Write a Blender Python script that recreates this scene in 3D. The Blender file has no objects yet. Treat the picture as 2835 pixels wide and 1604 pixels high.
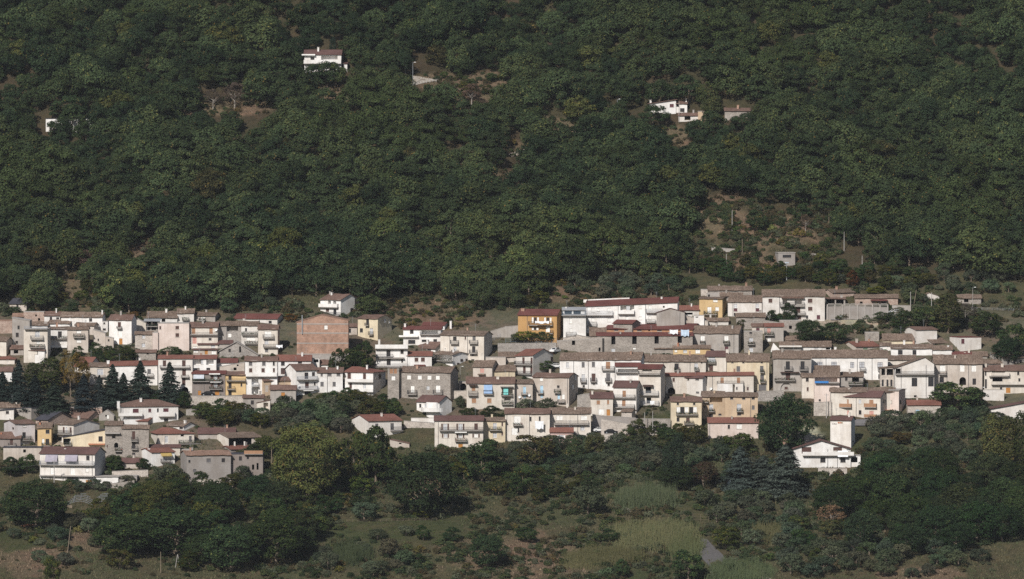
# Hillside village below a wooded mountain: everything is built procedurally.
import bpy, math, random
import numpy as np
from mathutils import Vector
rad = math.radians
SC = bpy.context.scene
COL = SC.collection
random.seed(11)
rng = np.random.default_rng(11)

# ------------------------------------------------------------------ camera
CAMY, CAMZ, PITCH, FOC = -1830.0, 48.0, rad(1.5), 200.0
IW, IH = 2835.0, 1604.0            # the photograph's pixels, used as survey coordinates
cd = bpy.data.cameras.new("camera")
cd.lens, cd.sensor_width, cd.clip_start, cd.clip_end = FOC, 36.0, 1.0, 20000.0
cam = bpy.data.objects.new("camera", cd)
COL.objects.link(cam)
cam.location = (0, CAMY, CAMZ)
cam.rotation_euler = (math.pi / 2 - PITCH, 0, 0)
SC.camera = cam
KPX = 36.0 / FOC / IW
CP, SP = math.cos(PITCH), math.sin(PITCH)

def ray(u, v):
    a = (u - IW / 2) * KPX
    b = -(v - IH / 2) * KPX
    return a, CP + SP * b, -SP + CP * b

def X_at(u, y, v=IH / 2):
    d = ray(u, v)
    return d[0] / d[1] * (y - CAMY)

def Z_at(v, y):
    d = ray(0, v)
    return CAMZ + d[2] / d[1] * (y - CAMY)

def to_px(x, y, z):
    dy, dz = y - CAMY, z - CAMZ
    f = dy * CP - dz * SP
    up = dy * SP + dz * CP
    return IW / 2 + x / f / KPX, IH / 2 - up / f / KPX

# ------------------------------------------------------------------ terrain
_ty = np.arange(-3200.0, 1800.0, 1.0)
_sl = np.interp(_ty, [-3000, -900, -600, -300, -175, -140, -8, 22, 200, 330, 480, 900],
                [0.0, 0.02, 0.11, 0.2, 0.24, 0.36, 0.37, 0.56, 0.6, 0.5, 0.35, 0.1])
_tz = np.cumsum(_sl)
_tz -= np.interp(0.0, _ty, _tz)

def height(x, y):
    x = np.asarray(x, float); y = np.asarray(y, float)
    z = np.interp(y, _ty, _tz)
    A = np.interp(y, [-900, -300, -190, -150, 6, 60, 140, 300], [6, 3.0, 1.6, 0.25, 0.25, 4.6, 5.6, 8])
    w = (np.sin(x * .052 + y * .021 + 1.3) + .7 * np.sin(x * -.031 + y * .067 + .4)
         + .5 * np.sin(x * .11 + y * .09 + 2.1) + .35 * np.sin(x * .19 - y * .13))
    return z + A * w * .5

_yy = np.arange(-620.0, 620.0, 1.0)
def G(u, v):
    """point of the terrain seen at a survey pixel"""
    d = ray(u, v)
    t = (_yy - CAMY) / d[1]
    zr = CAMZ + d[2] * t
    dz = zr - height(d[0] * t, _yy)
    i = int(np.argmax(dz < 0))
    if i == 0:
        i = len(_yy) - 1
    f = dz[i - 1] / (dz[i - 1] - dz[i] + 1e-9)
    y = _yy[i - 1] + f
    t = (y - CAMY) / d[1]
    x = d[0] * t
    return Vector((x, y, float(height(x, y))))

# ------------------------------------------------------------------ materials
MATS = {}
def newmat(name):
    m = bpy.data.materials.new(name); m.use_nodes = True
    nt = m.node_tree; nt.nodes.clear()
    out = nt.nodes.new('ShaderNodeOutputMaterial')
    MATS[name] = m
    return m, nt, out

def N(nt, t, **kw):
    n = nt.nodes.new(t)
    for k, v in kw.items():
        if k.startswith('i_'):
            n.inputs[k[2:].replace('_', ' ')].default_value = v
        else:
            setattr(n, k, v)
    return n

def ramp(nt, fac, stops):
    r = N(nt, 'ShaderNodeValToRGB')
    e = r.color_ramp.elements
    e[0].position, e[0].color = stops[0][0], (*stops[0][1], 1)
    e[1].position, e[1].color = stops[-1][0], (*stops[-1][1], 1)
    for p, c in stops[1:-1]:
        q = e.new(p); q.color = (*c, 1)
    nt.links.new(fac, r.inputs[0])
    return r.outputs[0]

def mixc(nt, fac, a, b, mode='MIX'):
    m = N(nt, 'ShaderNodeMix', data_type='RGBA', blend_type=mode)
    for s, v in ((0, fac), (6, a), (7, b)):
        if hasattr(v, 'is_linked'):
            nt.links.new(v, m.inputs[s])
        elif isinstance(v, (int, float)):
            m.inputs[s].default_value = v
        else:
            m.inputs[s].default_value = (*v, 1)
    return m.outputs[2]

def ocoord(nt, scale):
    tc = N(nt, 'ShaderNodeTexCoord')
    oi = N(nt, 'ShaderNodeObjectInfo')
    mul = N(nt, 'ShaderNodeMath', operation='MULTIPLY'); mul.inputs[1].default_value = 137.0
    nt.links.new(oi.outputs['Random'], mul.inputs[0])
    add = N(nt, 'ShaderNodeVectorMath', operation='ADD')
    nt.links.new(tc.outputs['Object'], add.inputs[0]); nt.links.new(mul.outputs[0], add.inputs[1])
    mp = N(nt, 'ShaderNodeVectorMath', operation='MULTIPLY'); mp.inputs[1].default_value = scale
    nt.links.new(add.outputs[0], mp.inputs[0])
    return mp.outputs[0], oi

def noise(nt, vec, scale, detail=4, rough=.6):
    n = N(nt, 'ShaderNodeTexNoise'); n.inputs['Scale'].default_value = scale
    n.inputs['Detail'].default_value = detail; n.inputs['Roughness'].default_value = rough
    nt.links.new(vec, n.inputs['Vector'])
    return n.outputs[0]

def bsdf(nt, out, col, rough=.85, spec=.2, bump=None, bstr=.3, bdist=.05, metal=0):
    b = N(nt, 'ShaderNodeBsdfPrincipled')
    b.inputs['Roughness'].default_value = rough
    b.inputs['Specular IOR Level'].default_value = spec
    b.inputs['Metallic'].default_value = metal
    if hasattr(col, 'is_linked'):
        nt.links.new(col, b.inputs['Base Color'])
    else:
        b.inputs['Base Color'].default_value = (*col, 1)
    if bump is not None:
        bp = N(nt, 'ShaderNodeBump'); bp.inputs['Strength'].default_value = bstr; bp.inputs['Distance'].default_value = bdist
        nt.links.new(bump, bp.inputs['Height']); nt.links.new(bp.outputs[0], b.inputs['Normal'])
    nt.links.new(b.outputs[0], out.inputs[0])
    return b

def plaster(name, c, worn=.35, dirt=(.30, .27, .25)):
    m, nt, out = newmat(name)
    v, oi = ocoord(nt, (1, 1, 1))
    big = noise(nt, v, .28, 5, .65)
    vs, _ = ocoord(nt, (1.6, 1.6, .12))
    streak = noise(nt, vs, 1.0, 4, .6)
    fine = noise(nt, v, 3.5, 4, .7)
    d = tuple(x * y for x, y in zip(c, (.80, .77, .74)))
    col = ramp(nt, big, [(.35, d), (.62, c)])
    f1 = N(nt, 'ShaderNodeMapRange'); f1.inputs[1].default_value = .45; f1.inputs[2].default_value = .74
    f1.inputs[3].default_value = 0; f1.inputs[4].default_value = worn
    nt.links.new(streak, f1.inputs[0])
    col = mixc(nt, f1.outputs[0], col, dirt)
    f2 = N(nt, 'ShaderNodeMapRange'); f2.inputs[1].default_value = .3; f2.inputs[2].default_value = .75
    f2.inputs[3].default_value = .86; f2.inputs[4].default_value = 1.06
    nt.links.new(fine, f2.inputs[0])
    col = mixc(nt, 1.0, col, f2.outputs[0], 'MULTIPLY')
    f3 = N(nt, 'ShaderNodeMapRange'); f3.inputs[3].default_value = .9; f3.inputs[4].default_value = 1.04
    nt.links.new(oi.outputs['Random'], f3.inputs[0])
    col = mixc(nt, 1.0, col, f3.outputs[0], 'MULTIPLY')
    bsdf(nt, out, col, .9, .15, fine, .25, .03)

def masonry(name, cols, sc=4.2, big=.3):
    m, nt, out = newmat(name)
    v, oi = ocoord(nt, (1, 1, 1.5))
    vo = N(nt, 'ShaderNodeTexVoronoi', feature='F1'); vo.inputs['Scale'].default_value = sc
    nt.links.new(v, vo.inputs['Vector'])
    sep = N(nt, 'ShaderNodeSeparateColor'); nt.links.new(vo.outputs['Color'], sep.inputs[0])
    col = ramp(nt, sep.outputs[0], [(.0, cols[0]), (.45, cols[1]), (1, cols[2])])
    n = noise(nt, v, big, 5, .7)
    f = N(nt, 'ShaderNodeMapRange'); f.inputs[1].default_value = .3; f.inputs[2].default_value = .7
    f.inputs[3].default_value = .72; f.inputs[4].default_value = 1.15
    nt.links.new(n, f.inputs[0])
    col = mixc(nt, 1.0, col, f.outputs[0], 'MULTIPLY')
    n2 = noise(nt, v, 1.3, 3, .6)
    f2 = N(nt, 'ShaderNodeMapRange'); f2.inputs[1].default_value = .55; f2.inputs[2].default_value = .7
    f2.inputs[4].default_value = .45
    nt.links.new(n2, f2.inputs[0])
    col = mixc(nt, f2.outputs[0], col, cols[1])
    bsdf(nt, out, col, .95, .1, vo.outputs['Distance'], .5, .08)

def brickmat(name, c1, c2, mortar):
    m, nt, out = newmat(name)
    v, oi = ocoord(nt, (1, 1, 1))
    sx = N(nt, 'ShaderNodeSeparateXYZ'); nt.links.new(v, sx.inputs[0])
    cx = N(nt, 'ShaderNodeCombineXYZ'); nt.links.new(sx.outputs[0], cx.inputs[0]); nt.links.new(sx.outputs[2], cx.inputs[1])
    b = N(nt, 'ShaderNodeTexBrick'); b.inputs['Scale'].default_value = 1.6
    b.inputs['Color1'].default_value = (*c1, 1); b.inputs['Color2'].default_value = (*c2, 1); b.inputs['Mortar'].default_value = (*mortar, 1)
    b.inputs['Mortar Size'].default_value = .03
    nt.links.new(cx.outputs[0], b.inputs['Vector'])
    n = noise(nt, v, .55, 6, .75)
    f = N(nt, 'ShaderNodeMapRange'); f.inputs[1].default_value = .3; f.inputs[2].default_value = .72
    f.inputs[3].default_value = .6; f.inputs[4].default_value = 1.35
    nt.links.new(n, f.inputs[0])
    col = mixc(nt, 1.0, b.outputs['Color'], f.outputs[0], 'MULTIPLY')
    bsdf(nt, out, col, .95, .1, n, .2, .05)

def tilemat(name, cols, contrast=1.0, rib=.32):
    m, nt, out = newmat(name)
    v, oi = ocoord(nt, (3.4, .9, .9))
    n = noise(nt, v, 1.0, 6, .8)
    v2, _ = ocoord(nt, (1, 1, 1))
    n2 = noise(nt, v2, .22, 4, .6)
    lo, hi = .5 - .22 / contrast, .5 + .22 / contrast
    col = ramp(nt, n, [(max(.05, lo), cols[0]), (.5, cols[1]), (min(.95, hi), cols[2])])
    f = N(nt, 'ShaderNodeMapRange'); f.inputs[1].default_value = .3; f.inputs[2].default_value = .7
    f.inputs[3].default_value = .78; f.inputs[4].default_value = 1.18
    nt.links.new(n2, f.inputs[0])
    col = mixc(nt, 1.0, col, f.outputs[0], 'MULTIPLY')
    tc = N(nt, 'ShaderNodeTexCoord')
    w = N(nt, 'ShaderNodeTexWave', bands_direction='X'); w.inputs['Scale'].default_value = rib * 10 / 2.6
    nt.links.new(tc.outputs['Object'], w.inputs['Vector'])
    bsdf(nt, out, col, .9, .12, w.outputs[1], .6, .06)

def flat(name, c, rough=.7, spec=.3, var=.18, metal=0):
    m, nt, out = newmat(name)
    v, oi = ocoord(nt, (1, 1, 1))
    n = noise(nt, v, 1.4, 4, .6)
    f = N(nt, 'ShaderNodeMapRange'); f.inputs[1].default_value = .3; f.inputs[2].default_value = .7
    f.inputs[3].default_value = 1 - var; f.inputs[4].default_value = 1 + var * .6
    nt.links.new(n, f.inputs[0])
    col = mixc(nt, 1.0, c, f.outputs[0], 'MULTIPLY')
    bsdf(nt, out, col, rough, spec, metal=metal)

plaster('white', (.83, .82, .81), .22)
plaster('offwhite', (.74, .71, .68), .28)
plaster('cream', (.69, .64, .58), .36)
plaster('beige', (.56, .50, .45), .40)
plaster('pinkish', (.70, .60, .555), .25)
plaster('pink', (.56, .40, .375), .2)
plaster('greyplaster', (.40, .37, .345), .45, (.22, .2, .19))
plaster('darkplaster', (.27, .235, .22), .45, (.16, .14, .13))
plaster('cement', (.34, .315, .30), .3, (.24, .22, .21))
plaster('yellow', (.66, .48, .26), .25, (.4, .3, .2))
plaster('paleyellow', (.68, .59, .44), .28)
plaster('peach', (.56, .43, .305), .35)
plaster('orange', (.50, .30, .13), .18, (.34, .2, .1))
plaster('lavender', (.55, .52, .53), .3)
masonry('stone', [(.21, .185, .165), (.30, .268, .24), (.375, .34, .31)])
masonry('greystone', [(.21, .19, .175), (.30, .275, .255), (.40, .37, .345)], 5.0)
masonry('palestone', [(.32, .28, .25), (.45, .40, .36), (.56, .51, .46)], 4.4)
masonry('pinkstone', [(.28, .2, .165), (.38, .28, .235), (.46, .38, .33)], 4.4)
brickmat('brick', (.31, .165, .115), (.37, .225, .165), (.36, .28, .23))
brickmat('orangebrick', (.44, .21, .115), (.40, .19, .1), (.4, .28, .2))
tilemat('tile', [(.062, .046, .036), (.155, .112, .088), (.28, .218, .178)], 1.25)
tilemat('browntile', [(.085, .055, .045), (.145, .092, .075), (.22, .15, .125)], 1.0)
tilemat('orangetile', [(.15, .092, .07), (.24, .152, .115), (.34, .235, .185)], 1.0)
tilemat('redtile', [(.13, .058, .046), (.18, .082, .064), (.24, .125, .10)], .9)
tilemat('redmetal', [(.105, .042, .037), (.13, .052, .046), (.16, .07, .062)], .8)
tilemat('maroon', [(.085, .050, .045), (.115, .066, .060), (.15, .092, .084)], .8)
tilemat('slate', [(.035, .035, .045), (.055, .055, .068), (.085, .085, .10)], .8)
tilemat('greymetal', [(.22, .23, .25), (.30, .31, .33), (.38, .39, .41)], .7)
flat('concrete', (.34, .315, .295), .9, .15)
flat('darkwood', (.06, .036, .03))
flat('brownshutter', (.085, .045, .038))
flat('tanshutter', (.33, .185, .11))
flat('greyshutter', (.125, .12, .125))
flat('blueshutter', (.40, .58, .72))
flat('whitepaint', (.78, .77, .75))
flat('maroonshutter', (.10, .036, .045))
flat('greenshutter', (.24, .34, .24))
flat('orangeshutter', (.42, .19, .05))
flat('pinkshutter', (.52, .29, .25))
flat('iron', (.03, .03, .034), .6, .4)
flat('lightiron', (.25, .27, .31), .5, .5)
flat('blueiron', (.17, .24, .32), .6, .4)
flat('galvanised', (.30, .32, .34), .5, .4)
flat('terracotta', (.40, .17, .10))
flat('cloth_white', (.82, .84, .88))
flat('cloth_blue', (.50, .62, .76))
flat('awning_blue', (.26, .38, .58))
flat('awning_teal', (.16, .47, .45))
flat('awning_lavender', (.30, .28, .335))
flat('awning_grey', (.48, .51, .56))
flat('awning_yellow', (.40, .29, .1))
flat('bluetarp', (.045, .2, .52))
flat('stonekerb', (.45, .42, .38), .9)
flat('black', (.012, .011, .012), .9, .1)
flat('woodpole', (.19, .15, .11))
flat('concretepole', (.34, .325, .31))
flat('signred', (.35, .05, .03))
flat('signdark', (.05, .02, .02))
flat('signcream', (.6, .5, .36))
flat('asphalt', (.105, .10, .10), .95, .1)
flat('track', (.36, .32, .275), .95, .1)
flat('bark', (.17, .135, .105), .95, .1)
flat('barkpale', (.30, .27, .24), .95, .1)
def glossy(name, c, rough=.12, spec=.5):
    m, nt, out = newmat(name); bsdf(nt, out, c, rough, spec)
glossy('glass', (.028, .03, .036), .15, .5)
glossy('curtainglass', (.42, .43, .46), .3, .5)
glossy('carwhite', (.72, .72, .72), .2, .5)
glossy('carblack', (.012, .013, .017), .18, .6)
glossy('carsilver', (.30, .32, .35), .25, .6)
glossy('tyre', (.012, .012, .012), .8, .2)
glossy('lampwhite', (.75, .76, .76), .4, .5)

def leafmat(name, transl=.3):
    m, nt, out = newmat(name)
    at = N(nt, 'ShaderNodeAttribute', attribute_name='Col')
    oi = N(nt, 'ShaderNodeObjectInfo')
    c = mixc(nt, 1.0, at.outputs['Color'], oi.outputs['Color'], 'MULTIPLY')
    f = N(nt, 'ShaderNodeMapRange'); f.inputs[3].default_value = .72; f.inputs[4].default_value = 1.28
    nt.links.new(oi.outputs['Random'], f.inputs[0])
    c = mixc(nt, 1.0, c, f.outputs[0], 'MULTIPLY')
    d = N(nt, 'ShaderNodeBsdfDiffuse'); t = N(nt, 'ShaderNodeBsdfTranslucent'); mx = N(nt, 'ShaderNodeMixShader')
    mx.inputs[0].default_value = transl
    nt.links.new(c, d.inputs[0]); nt.links.new(c, t.inputs[0])
    nt.links.new(d.outputs[0], mx.inputs[1]); nt.links.new(t.outputs[0], mx.inputs[2])
    nt.links.new(mx.outputs[0], out.inputs[0])
leafmat('leaf', .25)
leafmat('grass', .15)

# ------------------------------------------------------------------ mesh helpers
class MB:
    def __init__(s):
        s.v, s.f, s.m = [], [], []
    def poly(s, pts, m=0):
        i = len(s.v); s.v += [tuple(p) for p in pts]; s.f.append(tuple(range(i, i + len(pts)))); s.m.append(m)
    def box(s, x0, x1, y0, y1, z0, z1, m=0):
        i = len(s.v)
        s.v += [(x0, y0, z0), (x1, y0, z0), (x1, y1, z0), (x0, y1, z0), (x0, y0, z1), (x1, y0, z1), (x1, y1, z1), (x0, y1, z1)]
        for q in ((0, 3, 2, 1), (4, 5, 6, 7), (0, 1, 5, 4), (1, 2, 6, 5), (2, 3, 7, 6), (3, 0, 4, 7)):
            s.f.append(tuple(i + k for k in q)); s.m.append(m)
    def tube(s, p, q, r0, r1=None, n=6, m=0):
        r1 = r0 if r1 is None else r1
        p, q = Vector(p), Vector(q); d = (q - p).normalized()
        a = d.orthogonal().normalized(); b = d.cross(a); i = len(s.v)
        for c, r in ((p, r0), (q, r1)):
            for k in range(n):
                w = 2 * math.pi * k / n
                s.v.append(tuple(c + a * (r * math.cos(w)) + b * (r * math.sin(w))))
        for k in range(n):
            s.f.append((i + k, i + (k + 1) % n, i + n + (k + 1) % n, i + n + k)); s.m.append(m)
        s.f.append(tuple(i + k for k in range(n))[::-1]); s.m.append(m)
        s.f.append(tuple(i + n + k for k in range(n))); s.m.append(m)
    def build(s, name, mats, parent=None, loc=None):
        me = bpy.data.meshes.new(name)
        me.from_pydata(s.v, [], s.f)
        if isinstance(mats, str):
            mats = [mats]
        for x in mats:
            me.materials.append(MATS[x])
        if len(mats) > 1:
            me.polygons.foreach_set('material_index', s.m)
        me.update()
        o = bpy.data.objects.new(name, me); COL.objects.link(o)
        if parent is not None:
            o.parent = parent
        if loc is not None:
            o.location = loc
        return o

def tag(o, label=None, cat=None, group=None, kind=None):
    if label: o['label'] = label
    if cat: o['category'] = cat
    if group: o['group'] = group
    if kind: o['kind'] = kind
    return o

def empty(name, loc, rz=0.0):
    o = bpy.data.objects.new(name, None); COL.objects.link(o)
    o.empty_display_size = .5
    o.location = loc; o.rotation_euler = (0, 0, rz)
    return o

def leafmesh(name, P, Nn, S, C, asp=.6, mat='leaf', up=None):
    """many small leaf faces: centres P, normals Nn, sizes S, colours C"""
    n = len(P)
    r = rng.normal(size=(n, 3)) if up is None else up
    t1 = np.cross(Nn, r); t1 /= np.linalg.norm(t1, axis=1, keepdims=True) + 1e-9
    t2 = np.cross(Nn, t1); t2 /= np.linalg.norm(t2, axis=1, keepdims=True) + 1e-9
    S = S[:, None]
    V = np.empty((n, 4, 3))
    V[:, 0] = P - t2 * S; V[:, 1] = P + t1 * S * asp; V[:, 2] = P + t2 * S; V[:, 3] = P - t1 * S * asp
    return rawmesh(name, V.reshape(-1, 3), 4, np.repeat(C, 4, axis=0), mat)

def rawmesh(name, V, k, C, mat):
    n = len(V) // k
    me = bpy.data.meshes.new(name)
    me.vertices.add(len(V)); me.vertices.foreach_set('co', V.astype(np.float32).ravel())
    me.loops.add(len(V)); me.loops.foreach_set('vertex_index', np.arange(len(V), dtype=np.int32))
    me.polygons.add(n); me.polygons.foreach_set('loop_start', np.arange(0, len(V), k, dtype=np.int32))
    me.polygons.foreach_set('loop_total', np.full(n, k, dtype=np.int32))
    at = me.color_attributes.new('Col', 'FLOAT_COLOR', 'POINT')
    cc = np.ones((len(V), 4), np.float32); cc[:, :3] = C
    at.data.foreach_set('color', cc.ravel())
    me.materials.append(MATS[mat]); me.update(calc_edges=True)
    return me
# ------------------------------------------------------------------ houses
CROPS = {'A': (0, 800, 4.854), 'B': (400, 800, 4.854), 'C': (800, 780, 4.854), 'D': (1000, 880, 4.854), 'E': (1400, 760, 4.854),
         'F': (1400, 920, 4.854), 'G': (1800, 760, 4.854), 'H': (1800, 940, 4.854), 'I': (2335, 760, 4.854), 'J': (2235, 960, 4.045),
         'K': (0, 960, 6.0675), 'L': (0, 1080, 4.854), 'M': (400, 1060, 4.854), 'N': (900, 1080, 4.854), 'O': (1350, 1060, 4.854),
         'P': (2100, 1060, 4.854), 'Q': (780, 100, 4.854), 'R': (1650, 230, 4.854), 'S': (0, 200, 3.467), 'T': (1900, 540, 4.045),
         'U': (0, 0, 1.0)}
cur = CROPS['A']
HS = []
def CR(k):
    global cur
    cur = CROPS[k]
def cx(v): return None if v is None else cur[0] + v / cur[2]
def cy(v): return None if v is None else cur[1] + v / cur[2]

WALLS = dict(W='white', O='offwhite', C='cream', B='beige', K='pinkish', P='pink', G='greyplaster', D='darkplaster', M='cement', Y='yellow',
             y='paleyellow', H='peach', N='orange', L='lavender', S='stone', s='greystone', a='palestone', q='pinkstone', R='brick', r='orangebrick')
ROOFS = dict(t='tile', b='browntile', o='orangetile', r='redtile', R='redmetal', m='maroon', s='slate', g='greymetal', c='concrete')

def h(label, x0, x1, eave, base, ridge, wr, win='', t='r', L=None, R=None, e2=None, pk=None, D=8.0, ov=.42, cat='house', name='house', up=0):
    HS.append(dict(label=label, x0=cx(x0), x1=cx(x1), eave=cy(eave), base=cy(base), ridge=cy(ridge), wall=WALLS[wr[0]], roof=ROOFS[wr[1]],
                   win=[w.split() for w in win.split(';') if w.strip()], t=t, L=cx(L), R=cx(R), e2=cy(e2), pk=pk, D=D, ov=ov, crop=cur,
                   cat=cat, name=name, up=up))

def panel(mb, o, ux, nin, prof, zbot, holes, m=0, mdark=1):
    """wall panel from origin o along ux with recessed openings; prof is the top outline"""
    W = prof[-1][0]
    pu, pz = [p[0] for p in prof], [p[1] for p in prof]
    top = lambda u: float(np.interp(u, pu, pz))
    hs = []
    for q in holes:
        u0, u1 = max(q[0], .05), min(q[1], W - .05)
        if u1 - u0 < .08: continue
        tm = min([top(u0), top(u1)] + [z for u, z in prof if u0 < u < u1])
        z0, z1 = max(q[2], zbot + .05), min(q[3], tm - .06)
        if z1 - z0 > .08:
            hs.append((u0, u1, z0, z1, q[4], q[5], q[6]))
    def P(u, z, d=0.0):
        return (o[0] + ux[0] * u + nin[0] * d, o[1] + ux[1] * u + nin[1] * d, z)
    us = sorted(set(pu) | {x for q in hs for x in q[:2]})
    for a, b in zip(us[:-1], us[1:]):        # column by column, leaving the openings out
        if b - a < 1e-5: continue
        mid = (a + b) / 2; z = zbot
        for q in sorted((q for q in hs if q[0] < mid < q[1]), key=lambda q: q[2]):
            if q[2] > z + 1e-4:
                mb.poly([P(a, z), P(b, z), P(b, q[2]), P(a, q[2])], m)
            z = max(z, q[3])
        mb.poly([P(a, z), P(b, z), P(b, top(b)), P(a, top(a))], m)
    for u0, u1, z0, z1, d, arch, back in hs:
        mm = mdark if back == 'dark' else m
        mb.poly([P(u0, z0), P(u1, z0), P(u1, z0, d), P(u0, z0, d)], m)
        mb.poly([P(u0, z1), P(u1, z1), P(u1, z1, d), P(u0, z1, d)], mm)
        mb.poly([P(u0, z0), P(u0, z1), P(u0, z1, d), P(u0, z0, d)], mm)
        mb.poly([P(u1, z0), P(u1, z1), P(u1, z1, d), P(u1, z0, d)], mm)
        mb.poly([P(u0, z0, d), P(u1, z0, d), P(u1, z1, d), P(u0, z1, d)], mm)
        if arch:
            r = (u1 - u0) / 2; uc = (u0 + u1) / 2; k = 6; rz = min(r, (z1 - z0) * .8)
            arc = [(uc - r * math.cos(a), z1 - rz + rz * math.sin(a)) for a in [math.pi * i / (2 * k) for i in range(k + 1)]]
            mb.poly([P(u0, z1)] + [P(u, z) for u, z in reversed(arc)], m)
            mb.poly([P(u1, z1)] + [P(2 * uc - u, z) for u, z in reversed(arc)], m)
    return hs

SHUT = dict(s='brownshutter', t='tanshutter', g='greyshutter', b='blueshutter', w='whitepaint', m='maroonshutter', v='greenshutter',
            n='orangeshutter', i='pinkshutter')

class Face:
    """local frame of a wall: u along the wall, d outwards, z up"""
    def __init__(s, o, ux, out):
        s.o, s.ux, s.out = o, ux, out
    def P(s, u, d, z):
        return (s.o[0] + s.ux[0] * u + s.out[0] * d, s.o[1] + s.ux[1] * u + s.out[1] * d, z)
    def box(s, mb, u0, u1, d0, d1, z0, z1, m=0):
        i = len(mb.v)
        mb.v += [s.P(u0, d1, z0), s.P(u1, d1, z0), s.P(u1, d0, z0), s.P(u0, d0, z0), s.P(u0, d1, z1), s.P(u1, d1, z1), s.P(u1, d0, z1), s.P(u0, d0, z1)]
        for q in ((0, 3, 2, 1), (4, 5, 6, 7), (0, 1, 5, 4), (1, 2, 6, 5), (2, 3, 7, 6), (3, 0, 4, 7)):
            mb.f.append(tuple(i + k for k in q)); mb.m.append(m)

def window(root, fc, kind, u0, u1, z0, z1, dep):
    """window object (surround, frame, sill) with its shutter or pane as a sub-part; dep: recess depth behind the wall"""
    fr = MB(); w = u1 - u0; t = .055
    d0, d1 = -dep + .01, -dep + .08
    fc.box(fr, u0, u0 + t, d0, d1, z0, z1); fc.box(fr, u1 - t, u1, d0, d1, z0, z1)
    fc.box(fr, u0 + t, u1 - t, d0, d1, z0, z0 + t); fc.box(fr, u0 + t, u1 - t, d0, d1, z1 - t, z1)
    if kind in 'doc' and w > .7:
        fc.box(fr, (u0 + u1) / 2 - .04, (u0 + u1) / 2 + .04, d0, d1, z0 + t, z1 - t)
    if kind in 'oc' and z1 - z0 > 1.2:
        zc = z0 + (z1 - z0) * .62
        fc.box(fr, u0 + t, u1 - t, d0, d1 - .02, zc - .03, zc + .03)
    if z1 - z0 < 1.75 and dep < .4:
        fc.box(fr, u0 - .08, u1 + .08, .003, .09, z0 - .09, z0 - .003, 1)
    fm = {'d': 'darkwood', 'c': 'darkwood', 'o': 'whitepaint'}.get(kind, 'stonekerb' if kind in 'ws' else SHUT.get(kind, 'whitepaint'))
    f = fr.build('window', [fm, 'stonekerb'], root)
    pb = MB()
    if kind in 'doc':
        fc.box(pb, u0 + t, u1 - t, -dep + .015, -dep + .03, z0 + t, z1 - t)
        pb.build('pane', 'glass' if kind == 'd' else 'curtainglass', f)
    else:
        c = (u0 + u1) / 2
        if w > .75:
            fc.box(pb, u0 + t, c - .012, -dep + .02, -dep + .065, z0 + t, z1 - t)
            fc.box(pb, c + .012, u1 - t, -dep + .02, -dep + .065, z0 + t, z1 - t)
        else:
            fc.box(pb, u0 + t, u1 - t, -dep + .02, -dep + .065, z0 + t, z1 - t)
        k = max(2, int((z1 - z0) / .35))
        for q in range(k):          # ledges of the louvres
            zz = z0 + t + (z1 - z0 - 2 * t) * (q + .5) / k
            fc.box(pb, u0 + t + .05, u1 - t - .05, -dep + .065, -dep + .085, zz - .03, zz + .03)
        pb.build('shutter', SHUT[kind], f)
    return f

def balcony(root, fc, kind, u0, u1, z0, z1, wallmat):
    """slab with its railing or parapet; z0 slab underside, z1 top of the rail"""
    pr = 1.0
    sl = MB(); fc.box(sl, u0, u1, .004, pr, z0, z0 + .16)
    b = sl.build('balcony', 'concrete', root)
    rl = MB(); zt = max(z1, z0 + .75)
    mat = {'B': 'iron', 'F': 'iron', 'U': 'blueiron', 'I': 'lightiron', 'G': 'tanshutter', 'P': wallmat}[kind]
    a, c = u0 + .04, u1 - .04
    if kind in 'PG':
        fc.box(rl, a, c, pr - .14, pr - .02, z0 + .165, zt)
        fc.box(rl, a, a + .12, .02, pr - .145, z0 + .165, zt); fc.box(rl, c - .12, c, .02, pr - .145, z0 + .165, zt)
        rl.build('parapet' if kind == 'P' else 'balustrade', mat, b)
        return b
    for (p, q) in ((z0 + .24, z0 + .28), (zt - .05, zt)):
        fc.box(rl, a, c, pr - .07, pr - .03, p, q)
        fc.box(rl, a, a + .04, .02, pr - .075, p, q); fc.box(rl, c - .04, c, .02, pr - .075, p, q)
    n = max(3, int((c - a) / .13)); n = min(n, 110)
    for i in range(n + 1):
        x = a + (c - a - .025) * i / n
        fc.box(rl, x, x + .036, pr - .065, pr - .035, z0 + .165, zt - .055)
    for i in range(1, 6):
        for x in (a, c - .03):
            fc.box(rl, x, x + .025, pr * i / 6 - .03, pr * i / 6 - .005, z0 + .165, zt - .055)
    rl.build('railing', mat, b)
    if kind == 'F':
        n = int(26 * (u1 - u0)) + 20
        uu = rng.uniform(u0, u1, n); zz = z0 + .3 + np.abs(rng.normal(0, .38, n)); dd = rng.uniform(pr - .35, pr + .12, n)
        P = np.array([fc.P(p, q, r) for p, q, r in zip(uu, dd, zz)])
        Nn = rng.normal(size=(n, 3)); Nn /= np.linalg.norm(Nn, axis=1, keepdims=True)
        Cc = np.array([(.05, .085, .03)]) * rng.uniform(.6, 1.3, (n, 1))
        fl = rng.random(n) < .08; Cc[fl] = (.35, .10, .09)
        me = leafmesh('plants', P, Nn, rng.uniform(.1, .2, n), Cc)
        o = bpy.data.objects.new('plants', me); COL.objects.link(o); o.parent = b
    return b

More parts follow.
